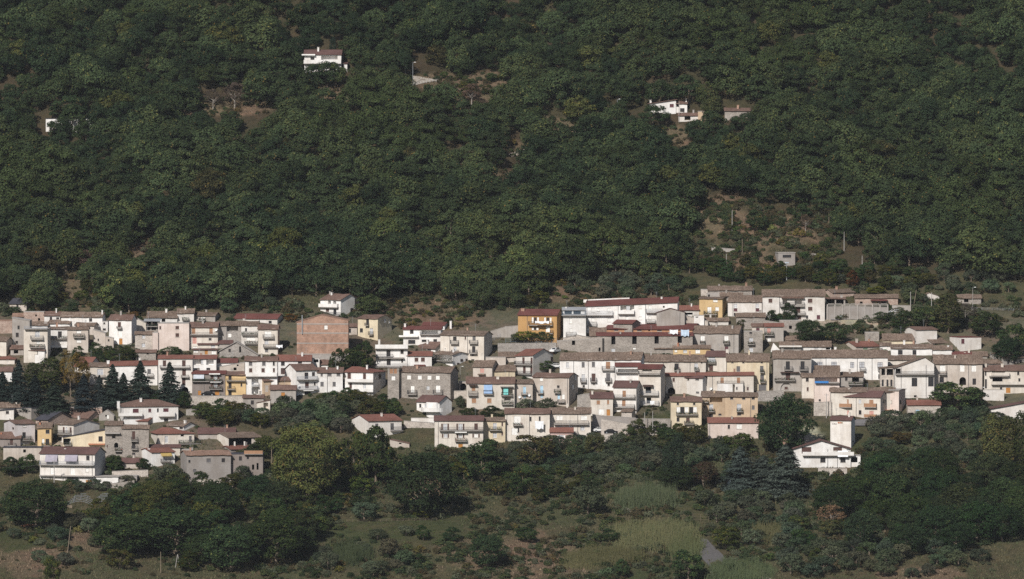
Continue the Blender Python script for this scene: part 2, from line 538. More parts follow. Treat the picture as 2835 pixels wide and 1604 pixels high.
def build_house(H):
    y = H['y']; base = H['base']; k = H['crop'][2]
    zb = H['zb']; ze_ = lambda v: Z_at(v, y) - zb
    px = lambda u: X_at(u, y, base)
    th, D = H['th'], H['D']
    c, s = math.cos(th), math.sin(th)
    W = (px(H['x1']) - px(H['x0'])) / c
    if H['L'] is not None:
        ox, oy, rz = px(H['x0']), y, th
    elif H['R'] is not None:
        ox, oy, rz = px(H['x1']) - W * c, y + W * s, -th
    else:
        ox, oy, rz = px(H['x0']), y, 0.0
    root = empty(H['name'], (ox, oy, zb), rz)
    tag(root, H['label'], H['cat'])
    lu = lambda u: (px(u) - ox) / c
    t = H['t']; ov = H['ov']; TH = .15
    zl = ze_(H['eave']); zr_ = ze_(H['e2']) if H['e2'] is not None else zl
    zrg = Z_at(H['ridge'], y + D * .5 * c) - zb if H['ridge'] is not None else max(zl, zr_) + .3
    if t in 'rh':
        zrg = max(zrg, max(zl, zr_) + .25)
    dpk = 0
    # wall tops (under the roof slab)
    if t in 'rh':
        m = (zrg - (zl + zr_) / 2) / (D / 2 + ov); tl, tr = zl + m * ov - .02, zr_ + m * ov - .02
    elif t == 's':
        zrs = Z_at(H['ridge'], y + D * c) - zb
        m = (zrs - zl) / (D + ov); tl, tr = zl + m * ov - .02, zr_ + m * ov - .02
    else:
        tl, tr = zl, zr_
    zpk = upk = None
    if t == 'g':
        upk = lu(H['crop'][0] + H['pk'][0] / k); zpk = ze_(H['crop'][1] + H['pk'][1] / k)
        upk = min(max(upk, .3), W - .3)
        tl, tr = zl - .12, zr_ - .12
    zbot = -3.2
    front = Face((0, 0), (1, 0), (0, -1)); left = Face((0, D), (0, -1), (-1, 0)); right = Face((W, 0), (0, 1), (1, 0))
    # ---- openings
    fh, sh = [], []
    items = []
    for w in H['win']:
        kd = w[0]
        cv = lambda a: H['crop'][0] + float(a) / k
        cw = lambda a: H['crop'][1] + float(a) / k
        if kd in 'BPFUIGSAC|T':
            items.append((kd, w)); continue
        z1, z0 = ze_(cw(w[2])), ze_(cw(w[3]))
        for q in w[1].split('/'):
            u = cv(q); wd = float(w[4]) / k
            if H['x0'] - 2 <= u <= H['x1'] + 2:
                wm = (px(u + wd / 2) - px(u - wd / 2)) / c
                uc = lu(u); fc = front; lst = fh; lim = W
            else:
                side = 'R' if u > H['x1'] else 'L'
                if H[side] is None: continue
                wm = min((px(u + wd / 2) - px(u - wd / 2)) / max(s, .2), 1.6)
                if side == 'R':
                    uc = (px(u) - px(H['x1'])) / s; fc = right
                else:
                    uc = D - (px(H['x0']) - px(u)) / s; fc = left
                lst = sh; lim = D
            u0, u1 = max(uc - wm / 2, .12), min(uc + wm / 2, lim - .12)
            if u1 - u0 < .2: continue
            items.append((kd, (fc, u0, u1, z0, z1)))
            if fc is front:
                dep, arch, back = .17, False, 'wall'
                if kd == 'p': dep = min(1.5, D - 1)
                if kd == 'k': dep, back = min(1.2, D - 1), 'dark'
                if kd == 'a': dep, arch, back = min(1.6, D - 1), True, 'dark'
                if kd == 'e': dep, arch, back = .4, True, 'wall'
                fh.append((u0, u1, z0, z1, dep, arch, back))
    # ---- walls
    mb = MB()
    if t == 'g':
        fp = [(0, tl), (upk, zpk - .12), (W, tr)]
    else:
        fp = [(0, tl), (W, tr)]
    zmin = min(tl, tr)
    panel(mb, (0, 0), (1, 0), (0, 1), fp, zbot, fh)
    def sidep(tz):
        if t == 'r': return [(0, tz), (D / 2, zrg - .06), (D, tz)]
        if t == 's': return [(0, tz), (D, zrs - .06)]
        return [(0, tz), (D, tz)]
    for x, tz in ((0, tl), (W, tr)):
        panel(mb, (x, 0), (0, 1), (1 if x == 0 else -1, 0), sidep(tz), zbot, [])
    bp = [(u, z) for u, z in fp] if t != 's' else [(0, zrs - .06), (W, zrs - .06)]
    panel(mb, (0, D), (1, 0), (0, -1), bp, zbot, [])
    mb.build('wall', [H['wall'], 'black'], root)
    # ---- roof
    rb = MB(); os_ = .28 if ov > .1 else .02
    old = H['roof'] in ('tile', 'browntile', 'orangetile')
    jit = (lambda: random.uniform(-.085, .085)) if old else (lambda: 0.0)
    if t in 'rs':
        n = max(1, int(W / 1.3)) if old else 1
        xs = [-os_ + (W + 2 * os_) * i / n for i in range(n + 1)]
        rows = []
        for x in xs:
            f = min(max(x / W, 0), 1); e = zl + (zr_ - zl) * f; up = (zr_ - zl) * f + zl - (zl + zr_) / 2
            if t == 'r':
                rows.append([(x, -ov, e + jit()), (x, D / 2, zrg + up + jit() * 1.4), (x, D + ov, e)])
            else:
                rows.append([(x, -ov, e + jit()), (x, D + .1, zrs + up + jit())])
        K = len(rows[0])
        for a, b in zip(rows[:-1], rows[1:]):
            for j in range(K - 1):
                rb.poly([a[j], b[j], b[j + 1], a[j + 1]])
                dn = lambda p: (p[0], p[1], p[2] - TH)
                rb.poly([dn(a[j]), dn(b[j]), dn(b[j + 1]), dn(a[j + 1])])
            dn = lambda p: (p[0], p[1], p[2] - TH)
            rb.poly([a[0], b[0], dn(b[0]), dn(a[0])]); rb.poly([a[-1], b[-1], dn(b[-1]), dn(a[-1])])
        for r_ in (rows[0], rows[-1]):
            for j in range(K - 1):
                dn = lambda p: (p[0], p[1], p[2] - TH)
                rb.poly([r_[j], r_[j + 1], dn(r_[j + 1]), dn(r_[j])])
    elif t == 'g':
        prof = [(-os_ - .1, zl - (zpk - zl) / max(upk, .5) * (os_ + .1) * .8), (upk, zpk + .08), (W + os_ + .1, zr_ - (zpk - zr_) / max(W - upk, .5) * (os_ + .1) * .8)]
        ya, yb = -ov, D + ov
        for j in range(2):
            (a, za), (b, zb2) = prof[j], prof[j + 1]
            rb.poly([(a, ya, za), (b, ya, zb2), (b, yb, zb2), (a, yb, za)])
            rb.poly([(a, ya, za - TH), (b, ya, zb2 - TH), (b, yb, zb2 - TH), (a, yb, za - TH)])
            for yy in (ya, yb):
                rb.poly([(a, yy, za), (b, yy, zb2), (b, yy, zb2 - TH), (a, yy, za - TH)])
        for (a, za) in (prof[0], prof[2]):
            rb.poly([(a, ya, za), (a, yb, za), (a, yb, za - TH), (a, ya, za - TH)])
    elif t == 'h':
        ins = min(D / 2, W * .32)
        ra, rb_ = (ins, W - ins) if H['pk'] is None else (lu(H['crop'][0] + H['pk'][0] / k), lu(H['crop'][0] + H['pk'][1] / k))
        E = [(-ov, -ov, zl), (W + ov, -ov, zr_), (W + ov, D + ov, zr_), (-ov, D + ov, zl)]
        A, B = (ra, D / 2, zrg), (rb_, D / 2, zrg)
        rb.poly([E[0], E[1], B, A]); rb.poly([E[1], E[2], B]); rb.poly([E[2], E[3], A, B]); rb.poly([E[3], E[0], A])
        Ed = [(p[0], p[1], p[2] - TH) for p in E]
        rb.poly(Ed)
        for j in range(4):
            rb.poly([E[j], E[(j + 1) % 4], Ed[(j + 1) % 4], Ed[j]])
    else:
        e0 = ov * .6
        for z in (0, .2):
            rb.poly([(-e0, -e0, tl + z), (W + e0, -e0, tr + z), (W + e0, D, tr + z), (-e0, D, tl + z)])
        rb.poly([(-e0, -e0, tl), (W + e0, -e0, tr), (W + e0, -e0, tr + .2), (-e0, -e0, tl + .2)])
        rb.poly([(-e0, D, tl), (W + e0, D, tr), (W + e0, D, tr + .2), (-e0, D, tl + .2)])
        rb.poly([(-e0, -e0, tl), (-e0, D, tl), (-e0, D, tl + .2), (-e0, -e0, tl + .2)])
        rb.poly([(W + e0, -e0, tr), (W + e0, D, tr), (W + e0, D, tr + .2), (W + e0, -e0, tr + .2)])
    roof = rb.build('roof', H['roof'], root)
    # ---- fittings
    for kd, w in items:
        if kd == '|':
            for q in w[1].split('/'):
                u = lu(cv(q)); pb = MB()
                front.box(pb, u - .06, u + .06, .005, .12, -1.0, tl - .05 + (tr - tl) * min(max(u / W, 0), 1))
                pb.build('drainpipe', 'greyshutter', root)
        elif kd == 'T':
            u, z = lu(cv(w[1])), ze_(cw(w[2])); pb = MB(); n = 12; r = .42
            ring = [front.P(u + r * math.cos(2 * math.pi * i / n), .55, z + r * math.sin(2 * math.pi * i / n)) for i in range(n)]
            cen = front.P(u, .42, z)
            for i in range(n):
                pb.poly([ring[i], ring[(i + 1) % n], cen])
            pb.tube(front.P(u, .43, z), front.P(u, -.05, z - .3), .03)
            pb.build('satellite_dish', 'lampwhite', root)
        elif kd == 'C':
            u, z1, z0 = lu(cv(w[1])), ze_(cw(w[2])), ze_(cw(w[3])); wd = max(.34, (px(cv(w[1]) + float(w[4]) / k) - px(cv(w[1]))))
            mat = w[5] if len(w) > 5 else H['wall']
            yc = D * .32 if t != 'f' else 1.2
            cb = MB(); cb.box(u - wd / 2, u + wd / 2, yc - .3, yc + .3, min(z0, zl) - .8, z1 - .14)
            cb.box(u - wd / 2 - .07, u + wd / 2 + .07, yc - .37, yc + .37, z1 - .138, z1)
            cb.build('chimney', mat, roof)
        elif kd in 'BPFUIG':
            u0, u1 = lu(cv(w[1])), lu(cv(w[2])); z1, z0 = ze_(cw(w[3])), ze_(cw(w[4]))
            balcony(root, front, kd, u0, u1, z0, z1, H['wall'])
        elif kd == 'S':
            u0, u1 = lu(cv(w[1])), lu(cv(w[2])); z1, z0 = ze_(cw(w[3])), ze_(cw(w[4]))
            pb = MB(); front.box(pb, u0, u1, .004, 1.0, z0, max(z1, z0 + .1))
            pb.build('canopy', w[5] if len(w) > 5 else 'concrete', root)
        elif kd == 'A':
            u0, u1 = lu(cv(w[1])), lu(cv(w[2])); z1, z0 = ze_(cw(w[3])), ze_(cw(w[4]))
            pb = MB(); pr = 1.15; tt = .04
            for d_ in (0, -tt):
                pb.poly([front.P(u0, .02, z1 + d_), front.P(u1, .02, z1 + d_), front.P(u1, pr, z0 + d_), front.P(u0, pr, z0 + d_)])
            pb.poly([front.P(u0, pr, z0), front.P(u1, pr, z0), front.P(u1, pr, z0 - .2), front.P(u0, pr, z0 - .2)])
            pb.tube(front.P(u0, .02, z0), front.P(u0, pr, z0), .02); pb.tube(front.P(u1, .02, z0), front.P(u1, pr, z0), .02)
            pb.build('awning', w[5], root)
        else:
            fc, u0, u1, z0, z1 = w
            if fc is not front:
                dep = -.07
            else:
                dep = .17
                z1 = min(z1, min(np.interp(u0, *zip(*fp)), np.interp(u1, *zip(*fp))) - .06)
                if z1 - z0 < .15: continue
            if kd in 'ape': continue
            if kd == 'k': continue
            if kd in 'Dq':
                db = MB(); fc.box(db, u0 + .01, u1 - .01, -dep + .02, -dep + .08, z0 + .01, z1 - .01)
                nn = 4 if kd == 'q' else 2
                for j in range(nn):
                    zz0 = z0 + (z1 - z0) * (j + .12) / nn; zz1 = z0 + (z1 - z0) * (j + .88) / nn
                    fc.box(db, u0 + .12, u1 - .12, -dep + .08, -dep + .1, zz0, zz1)
                db.build('garage_door' if kd == 'q' else 'door', 'greyshutter' if kd == 'q' else 'orangeshutter', root)
            else:
                window(root, fc, kd, u0, u1, z0, z1, dep)
    rr = random.Random(int(H['x0'] * 7 + H['eave']))
    if t in 'rs' and W > 4.5 and not any(k_ == 'C' for k_, _ in items):
        for q in range(rr.choice((0, 1, 1, 2)) if W > 8 else rr.choice((0, 0, 1))):
            u = rr.uniform(.12, .88) * W; yc = D * rr.uniform(.3, .62); zt = zl + (zrg - zl) * (1 - abs(yc - D / 2) / (D / 2)) if t == 'r' else zl
            wd = rr.uniform(.42, .7); hh = rr.uniform(.7, 1.25); mt = rr.choice((H['wall'], 'brick', 'concrete', H['wall']))
            cb = MB(); cb.box(u - wd / 2, u + wd / 2, yc - .28, yc + .28, zt - .6, zt + hh); cb.box(u - wd / 2 - .08, u + wd / 2 + .08, yc - .36, yc + .36, zt + hh + .002, zt + hh + .1)
            cb.build('chimney', mt, roof)
    if t in 'rhs' and rr.random() < .45:
        u = rr.uniform(.1, .9) * W; yc = D * .55; ab = MB(); zt = zrg - .4
        ab.tube((u, yc, zt), (u, yc, zt + 2.6), .03, n=4)
        for q in range(4):
            ab.tube((u - .5 + q * .04, yc, zt + 2.5 - q * .22), (u + .5 - q * .04, yc, zt + 2.5 - q * .22), .018, n=3)
        ab.build('aerial', 'galvanised', roof)
    H['root'] = root; H['W'] = W
    return root

def settle():
    """put every house where its foot meets the ground and give it as much depth as the row behind leaves"""
    for H in HS:
        um = (H['x0'] + H['x1']) / 2
        p = G(um, H['base'])
        H['y'], H['zb'] = p.y, Z_at(H['base'], p.y)
    for H in HS:
        cap = H['D']
        for J in HS:
            if J is H or J['y'] < H['y'] + .8: continue
            if min(H['x1'], J['x1']) - max(H['x0'], J['x0']) > 10 and J['y'] - H['y'] - .35 < cap:
                cap = J['y'] - H['y'] - .35
        D = max(cap, 2.6)
        th = 0.0
        sw = 0
        if H['L'] is not None: sw = (H['x0'] - H['L'])
        if H['R'] is not None: sw = (H['R'] - H['x1'])
        if sw > 0:
            sw *= KPX * (H['y'] - CAMY)
            lim = .42 if H['L'] is not None else .66
            s_ = min(lim, sw / D)
            D = max(D if s_ < lim else 0, sw / s_)
            Wf = (H['x1'] - H['x0']) * KPX * (H['y'] - CAMY)
            if H['L'] is None: s_ = min(s_, max(5.0 / Wf, sw / 16.0))
            D = sw / s_
            th = math.asin(min(s_, .8))
        H['D'], H['th'] = D, th
# ------------------------------------------------------------------ house survey (pixel readings of each crop)
CR('A')
h('small stone shed with a blue-grey metal roof at the wood edge, far left', 125, 355, 200, 305, 125, 'Bs', 'd 232 212 250 30', R=440)
h('tall narrow grey house with three stacked windows, below an orange tiled roof', 165, 400, 392, 760, 380, 'Gc', 'd 250 495 545 28;d 232 590 650 40;d 225 700 740 35', t='f', e2=432, ov=.2)
h('low house with an orange tiled roof beside a pink roofless wall, upper far left', 172, 310, 372, 440, 325, 'So', D=5)
h('roofless pink-brown walled house with two dark openings, upper left row', 318, 595, 314, 440, 312, 'qc', 'k 485 345 372 22;k 525 395 430 28', t='f', ov=.02, D=5)
h('salmon brick-walled house cut off by the left edge of the village', -60, 163, 430, 600, 425, 'qo', '', t='f', ov=.1)
h('cream house with a shaded right side, cut by the left edge', -60, 85, 700, 910, 645, 'Ct', '', R=137)
h('low cream cottage with a red tiled hip roof at the far left', -60, 195, 942, 1015, 905, 'Cr', '', t='h')
h('white house with a weathered roof behind the left conifers', -60, 160, 1110, 1250, 1045, 'Wb', 'd 20 1140 1200 60')
h('cream house with a roof terrace and flowered first balcony, left of the twin balconies', 318, 640, 545, 1000, 541, 'Cc', 'o 503 572 650 62;I 330 640 503 545;B 412 585 628 682;w 512 692 742 45;F 400 600 740 790', t='f', R=655, ov=.2)
h('white house with one wide potted balcony in the left terrace row', 658, 905, 537, 800, 505, 'Wt', 'd 805 572 655 52;F 658 905 635 676;P 658 905 760 795;w 700/800 690 745 40', D=5)
h('beige house with washing on a dark balcony, right end of the left terrace row', 907, 1185, 545, 862, 508, 'Bt', 'w 1060 560 600 60;F 985 1135 600 655;w 1062 665 725 62', D=6)
h('white set-back upper storey with brown tiles and two chimneys, left', 640, 935, 465, 530, 413, 'Wt', 'C 968 430 500 30;C 925 372 430 14', R=985, D=5)
h('low white attic with a strip of brown tiles above the roof terrace', 395, 640, 490, 535, 440, 'Wt', 'C 610 458 500 40', D=4)
h('beige house with brown tiles tucked behind the left terrace row', 1005, 1265, 495, 625, 450, 'Bt', '', R=1312, D=5)
h('long white house with one window under the wood, upper left', 808, 1375, 378, 560, 312, 'Wt', 'd 1215 398 442 42;C 1365 288 330 16', R=1407, D=6)
h('small white house with two dark windows, left neighbour of the long white one', 595, 806, 355, 445, 300, 'Wb', 'd 685 380 425 32;d 775 383 410 40;C 752 266 305 16', D=5)
h('tiny flat white annexe between two tall white houses, upper left', 1377, 1450, 442, 580, 440, 'Wc', 'd 1402 452 475 25;d 1400 532 560 46', t='f', ov=.05, D=4)
h('tall white house with one red-shuttered balcony and a brown door', 1462, 1768, 418, 755, 343, 'Wb', 's 1603 448 520 44;B 1570 1640 505 535;w 1612 555 648 56;D 1622 668 755 45', R=1818, D=7)
h('beige lean-to house with a sloping top beside the round dark shrub', 1255, 1415, 552, 800, 548, 'Bc', 'd 1322 670 702 20', t='f', e2=600, ov=.1, D=5)
h('narrow beige house with two tiny windows, stepping down to the tall white one', 1417, 1525, 642, 806, 640, 'Bc', 'd 1460 678 706 22;d 1465 772 792 22', t='f', e2=668, ov=.1, D=5)
h('cream gable wall wedged between a white house and a dark porch', 1822, 1965, 395, 585, 390, 'Cc', '', t='f', e2=470, ov=.05, D=4)
h('mottled white house with two pale windows under a lean-to roof', 1815, 2048, 607, 822, 570, 'aB'[0] + 't', 'o 1930 620 668 42;o 1928 735 785 46', D=5)
h('low stone shed under a strip of brown tiles, above the left road', 1828, 2095, 850, 965, 815, 'Sb', 'd 1985 862 885 30', D=4)
h('house with a plain red roof half hidden by the autumn tree', 1000, 1200, 1045, 1150, 915, 'Cr', '', R=1345, D=8)
h('cream house with an arched balcony door and a white chimney, behind conifers', 1205, 1480, 1042, 1290, 985, 'Ct', 'o 1348 1078 1160 82;B 1270 1415 1155 1188;d 1340 1205 1245 82;C 1447 968 1025 34 white')
h('long white house with a red roof behind the conifer tops', 1482, 2115, 1032, 1300, 965, 'Wr', 'g 2005 1080 1140 46;B 1975 2062 1135 1182', e2=1020)
h('white lean-to house under a brown roof, left foreground of the terrace', 352, 600, 828, 1010, 785, 'Wb', 'd 485 838 882 50;C 372 760 800 24 brick', R=640, D=4)
h('low dark shed under brown tiles between cream houses, far left', 142, 315, 805, 890, 757, 'Gb', 'k 215 825 870 60', D=4)
CR('B')
h('tall pinkish-cream house with four brown windows and a blind wall', 186, 600, 468, 830, 462, 'Kc', 's 442 500 546 50;s 442 598 650 50;s 213 502 548 26', t='f', ov=.06, D=7)
h('lower pinkish-cream wing joined to the tall blind-walled house', 108, 184, 592, 840, 590, 'Kc', '', t='f', ov=.05, D=6)
h('white house with a flowered balcony under the highest left roof', 441, 664, 325, 455, 265, 'Ot', 'F 505 596 382 422', D=6)
h('grey house with a white balcony door beside the upper left wood', 667, 950, 362, 445, 315, 'Gt', 'w 782 372 430 56;F 740 822 395 434', R=1000, D=6)
h('house with a wide tiled roof above a dark open porch, upper left', 36, 440, 386, 470, 300, 'Wt', 'k 255 405 445 50', D=7)
h('dark open timber porch under a pale metal awning', 0, 200, 432, 580, 402, 'Sg', 'k 60/140 440 500 70;k 45/125 515 555 60;F 20 180 470 510', t='s', D=4)
h('white house with a bright red metal roof under the wood', 1197, 1785, 402, 480, 335, 'OR', 'd 1688 430 468 42;d 1540 428 472 16;C 1280 380 435 14', R=1868, D=7)
h('cream house with terracotta shutters and a long first balcony', 603, 985, 512, 800, 445, 'Cb', 't 660/895 528 605 46;B 612 985 585 622;i 672 648 738 56;d 882 662 692 38;T 960 550;w 680 775 800 60', D=6)
h('grey stone house with a shadowy loggia in the upper left row', 987, 1298, 492, 745, 432, 'st', 'p 1185 500 572 150;w 1145 600 652 46;| 1105', D=6)
h('white house with bougainvillea terraces in the upper left row', 1300, 1524, 490, 765, 432, 'Ot', 'd 1365 528 572 26;F 1305 1525 575 622;w 1430 640 700 120;F 1345 1530 700 742', D=6)
h('cream house with a hanging laundry balcony, right end of its row', 1527, 1790, 542, 885, 478, 'Cb', 'w 1660 572 650 92;B 1590 1742 612 667;o 1640 688 750 54;B 1595 1795 742 786;g 1640 805 850 42', D=6, R=1806)
h('low cream house with a maroon roof and a white casement', 722, 985, 745, 805, 692, 'Cm', 'o 922 755 792 54;C 758 690 725 24', D=4)
h('strip of maroon roofing over a dark lean-to, left of the grey gable', 987, 1180, 735, 800, 687, 'Gm', '', D=4)
h('small shed with a brick-red door under a maroon edge', 655, 975, 815, 890, 800, 'Bm', 'n 830 822 882 42;w 690 822 858 60;w 930 830 880 60', D=3)
h('grey plastered gable house with a white pillared doorway', 1008, 1525, 830, 918, 712, 'sc', 'k 1285 775 855 24;d 1145 808 852 32;d 1465 780 818 20', t='g', e2=880, pk=(1235, 712), D=6)
h('white house with a brown tiled roof and paired grey shutters', 1352, 1784, 966, 1425, 903, 'Wb', 'g 1427/1605 980 1032 46;d 1738 976 1032 26;s 1428/1595 1068 1124 46;s 1740 1066 1122 30;P 1362 1782 1128 1182;p 1485 1192 1285 92;I 1440 1535 1258 1318;p 1485 1332 1412 90', D=7)
h('white house with a long bright red roof, right of the brown-roofed one', 1787, 2238, 966, 1180, 884, 'Wr', 'd 1860 976 1032 50;s 1860 1065 1150 56;d 2090 970 1004 54', D=7)
h('white-over-grey house with a red roof and tall brown shutters', 186, 646, 934, 1400, 886, 'Or', 's 270 962 1044 46;s 530 960 1044 50;B 206 610 1025 1064;s 532 1082 1172 52;B 490 596 1155 1192;s 528 1198 1296 50;a 545 1318 1400 92', D=7)
h('white house with two curtained loggias under a red roof', 650, 965, 937, 1135, 888, 'Wr', 'p 710/880 950 1022 100;o 775 955 1015 34;d 700 1065 1122 82;d 858 1062 1092 52', D=6)
h('low white house with a maroon-red roof, right of the curtained loggias', 978, 1245, 990, 1085, 932, 'WR', 'w 1020 1020 1060 60', D=5)
h('beige stone house with a slanted top and one black window', 1010, 1345, 1050, 1112, 1045, 'Bc', 'k 1217 1058 1097 40;k 1253 1018 1040 24', t='f', e2=992, ov=.1, D=4)
h('grey house with two white awnings and a dark car at its foot', 640, 1085, 1140, 1432, 1095, 'DR', 's 910/995 1158 1218 34;o 955 1158 1222 42;S 870 1018 1136 1150 whitepaint;F 885 1045 1208 1247;A 660 802 1146 1200 awning_grey;F 640 872 1210 1248;S 885 1028 1240 1256 whitepaint;s 905/1000 1262 1322 32;o 957 1262 1326 42;F 872 1044 1308 1352;D 740 1368 1430 42;D 975 1368 1430 60;| 800', D=7)
h('yellow house with dark shutters beside the stone road wall', 1090, 1362, 1156, 1432, 1105, 'Yb', 'd 1150 1165 1226 42;B 1100 1358 1205 1240;d 1150 1258 1338 42;B 1110 1215 1308 1358;d 1303 1272 1312 22;d 1150 1362 1432 44', D=7)
h('grey house with a peach upper wall and brown tiles', 1600, 1958, 1237, 1445, 1185, 'Hb', 'k 1800 1250 1264 30', L=1538, D=6)
h('white three-storey house with a grey gable and two balconies', 2035, 2320, 1095, 1445, 1010, 'Wb', 'd 2175 1128 1214 50;d 2268 1124 1176 40;I 2045 2312 1178 1228;s 2182 1254 1342 52;d 2285 1258 1302 22;I 2035 2316 1312 1362;S 2120 2255 1360 1374 whitepaint;d 2190 1385 1442 82;T 2058 1300', L=1872, D=8)
CR('M')
h('grey house with an orange shutter under brown tiles, above the olive trees', 1690, 2034, 92, 280, 30, 'Gb', 'n 1862 130 188 50;C 1640 40 80 40', D=6)
h('small grey cottage with three stacked windows on the stone terrace', 1325, 1600, 203, 400, 155, 'Gb', 'd 1450 238 296 40;d 1457 335 382 38;k 1450 204 220 30', D=6)
h('cream lean-to with a shadowy porch below the grey cottage', 1510, 1688, 275, 412, 272, 'Cb', 'p 1630 268 350 62', t='f', e2=237, ov=.3, D=4)
CR('C')
h('tall windowless red-brick gable house with pale concrete bands', 106, 798, 542, 1062, 445, 'Ro', 'w 497 588 642 46', t='g', e2=517, pk=(440, 445), D=9, ov=.12)
h('white house with two balcony storeys alone below the wood', 415, 695, 245, 478, 165, 'Wb', 'p 540/612 250 318 42;P 415 672 302 352;s 512 368 412 46;d 615 372 445 42;B 440 692 410 462;d 895 235 335 40;d 838 362 458 38', R=930, D=9)
h('pale yellow house with a shaded right flank beneath the chestnuts', 922, 1194, 496, 795, 446, 'yb', 'd 1055 508 582 38;B 1030 1082 555 597;d 970 632 686 42;o 1107 630 705 44;B 1080 1142 672 722;o 1283 512 556 24;o 1342 542 570 16', R=1375, D=9)
h('low annexe with brown tiles between brick gable and yellow house', 803, 916, 606, 715, 560, 'Bb', 'd 817 632 688 34', D=4)
h('white villa with stepped red roofs and an open verandah', 1537, 2042, 640, 862, 594, 'WR', 'd 1650 644 702 48;p 1890 652 706 220;B 1760 2040 668 716;S 1480 1735 722 745 whitepaint;d 1650 785 838 96;d 1832 780 812 96;d 1965 774 810 50;C 1552 568 612 26', R=2060, D=8)
h('red-roofed upper storey rising behind the white villa', 1792, 2090, 586, 650, 543, 'WR', 'C 2158 530 668 26', R=2145, D=5)
h('white flat-roofed house with a balustraded terrace and two floors', 1168, 1592, 902, 1155, 898, 'Wc', 'P 1158 1600 846 905;d 1337 918 1006 54;d 1520 914 970 42;B 1172 1395 972 1026;S 1165 1545 1018 1034;d 1340 1034 1124 54;d 1522 1028 1088 24;B 1165 1600 1102 1152;C 1212 780 866 26', t='f', D=7)
h('white house with square brown windows and pilasters, below the scrub', 385, 722, 1222, 1490, 1152, 'Wb', 'g 440 1234 1272 28;g 548 1232 1272 50;g 665 1230 1270 50;g 445 1348 1408 44;g 608 1348 1408 42;C 505 1150 1240 20;C 650 1140 1200 22;| 515', D=7)
h('white house with two full-width balconies and a red hip roof', 745, 1132, 1218, 1530, 1146, 'Wr', 's 805 1230 1332 48;s 1013 1238 1332 42;P 790 1150 1312 1358;s 825 1368 1445 36;o 1015 1368 1445 40;P 690 1150 1445 1488;C 998 1128 1175 22;w 1172 1252 1312 40;d 1215 1252 1312 34', t='h', R=1290, D=9, pk=(760, 860))
h('small white dormer house with a black opening and brown tiles', 342, 592, 1114, 1175, 1048, 'Wb', '', D=5)
h('white box dormer with a black opening beside brown tiles', 312, 410, 1036, 1195, 1034, 'Wc', 'k 366 1044 1086 62', t='f', ov=.05, D=3)
CR('D')
h('long cream house with tiled roof and four iron balconies', 1062, 1650, 236, 592, 176, 'Ct', 'd 1257 258 315 48;B 1202 1312 303 358;s 1400 256 300 22;g 1517 250 306 42;B 1456 1572 300 352;o 1260 394 446 42;B 1218 1310 436 490;d 1512 386 472 44;B 1458 1562 432 488;d 1502 488 514 34;d 1500 560 590 42;| 1190/1430', R=1760, D=9)
h('white house with a plain brown roof and two attic windows', 655, 995, 416, 470, 325, 'Wb', 'g 755 428 452 56;g 913 424 450 52;C 838 304 370 26', R=1165, D=8)
h('white house with two brown-shuttered windows and a red roof', 616, 948, 510, 662, 450, 'Wr', 's 743 538 592 52;s 830 536 592 54;S 710 862 630 650 redmetal', D=6)
h('white house with a shady furnished loggia under old tiles', 950, 1230, 494, 662, 455, 'Wt', 'p 1100 502 578 290;F 940 1244 552 588;o 993/1107 610 652 56;d 1345 560 590 30;d 1410 560 600 24;d 1300 610 660 30', R=1440, D=9)
h('large bare stone house with seven white shutters and two balconies', 516, 1200, 735, 1142, 655, 'St', 'w 640/785/915/1028 780 836 54;w 688 922 1018 52;w 1032 912 1014 60;o 898 922 972 38;B 625 752 975 1042;B 970 1100 970 1032;C 718 650 722 30 brick;| 508', R=1300, D=9)
h('narrow stone house with a brick loggia below the white terrace', 356, 508, 668, 1100, 664, 'Sc', 't 405/458 684 752 44;w 432 785 842 52', t='f', ov=.6, D=7)
h('beige house with one pink shutter under old tiles', 1502, 1760, 660, 832, 570, 'Bt', 'i 1625 684 742 52;S 1575 1672 755 772 tile;i 1630 785 810 50', R=1840, D=7)
h('flat beige wall house behind the pink-shuttered one', 1672, 1942, 536, 645, 534, 'Bc', '', t='f', ov=.05, D=4)
h('low pale-yellow house with brown tiles left of the red-shuttered house', 1762, 2068, 716, 802, 635, 'yt', '| 1985', D=6)
h('old tiled roof low behind the pale-yellow house, centre', 1850, 2075, 522, 600, 458, 'Bt', '', D=5)
h('cream house with blue and teal awnings above the curved white villa', 1418, 2060, 882, 1232, 792, 'Cb', 't 1510 925 985 48;B 1436 1562 980 1048;A 1648 1762 900 1010 awning_blue;B 1640 1772 972 1032;t 1515/1722 1085 1146 58;p 1965 925 1022 145;A 1912 1975 934 1026 awning_teal;F 1880 2032 1000 1052;p 1965 1062 1112 85;F 1885 2036 1100 1166;C 1835 795 865 36;S 1450 1560 900 912 darkwood;S 1870 2040 918 932', D=7)
h('stone passage wall with a black archway left of the blue awning house', 1312, 1416, 868, 988, 862, 'Bc', 'a 1375 882 978 78', t='f', ov=.05, D=3, cat='passage')
h('white villa with a curved balcony and a slate-brown gable', 742, 1050, 1136, 1345, 1046, 'Wm', 'd 790 1168 1216 28;o 860 1165 1215 24;g 800 1280 1320 40', R=1216, D=6)
CR('N')
h('white-grey house with an orange-red roof beside the big yellow tree', 580, 1025, 415, 660, 330, 'Or', 'g 695 455 495 42;g 900 455 545 48;B 872 1030 500 562', L=342, D=11)
h('low stone lean-to with a slanting roof under the orange-red house', 870, 1132, 665, 775, 660, 'Bb', 'k 1010 710 728 34', t='f', e2=725, ov=.3, D=4)
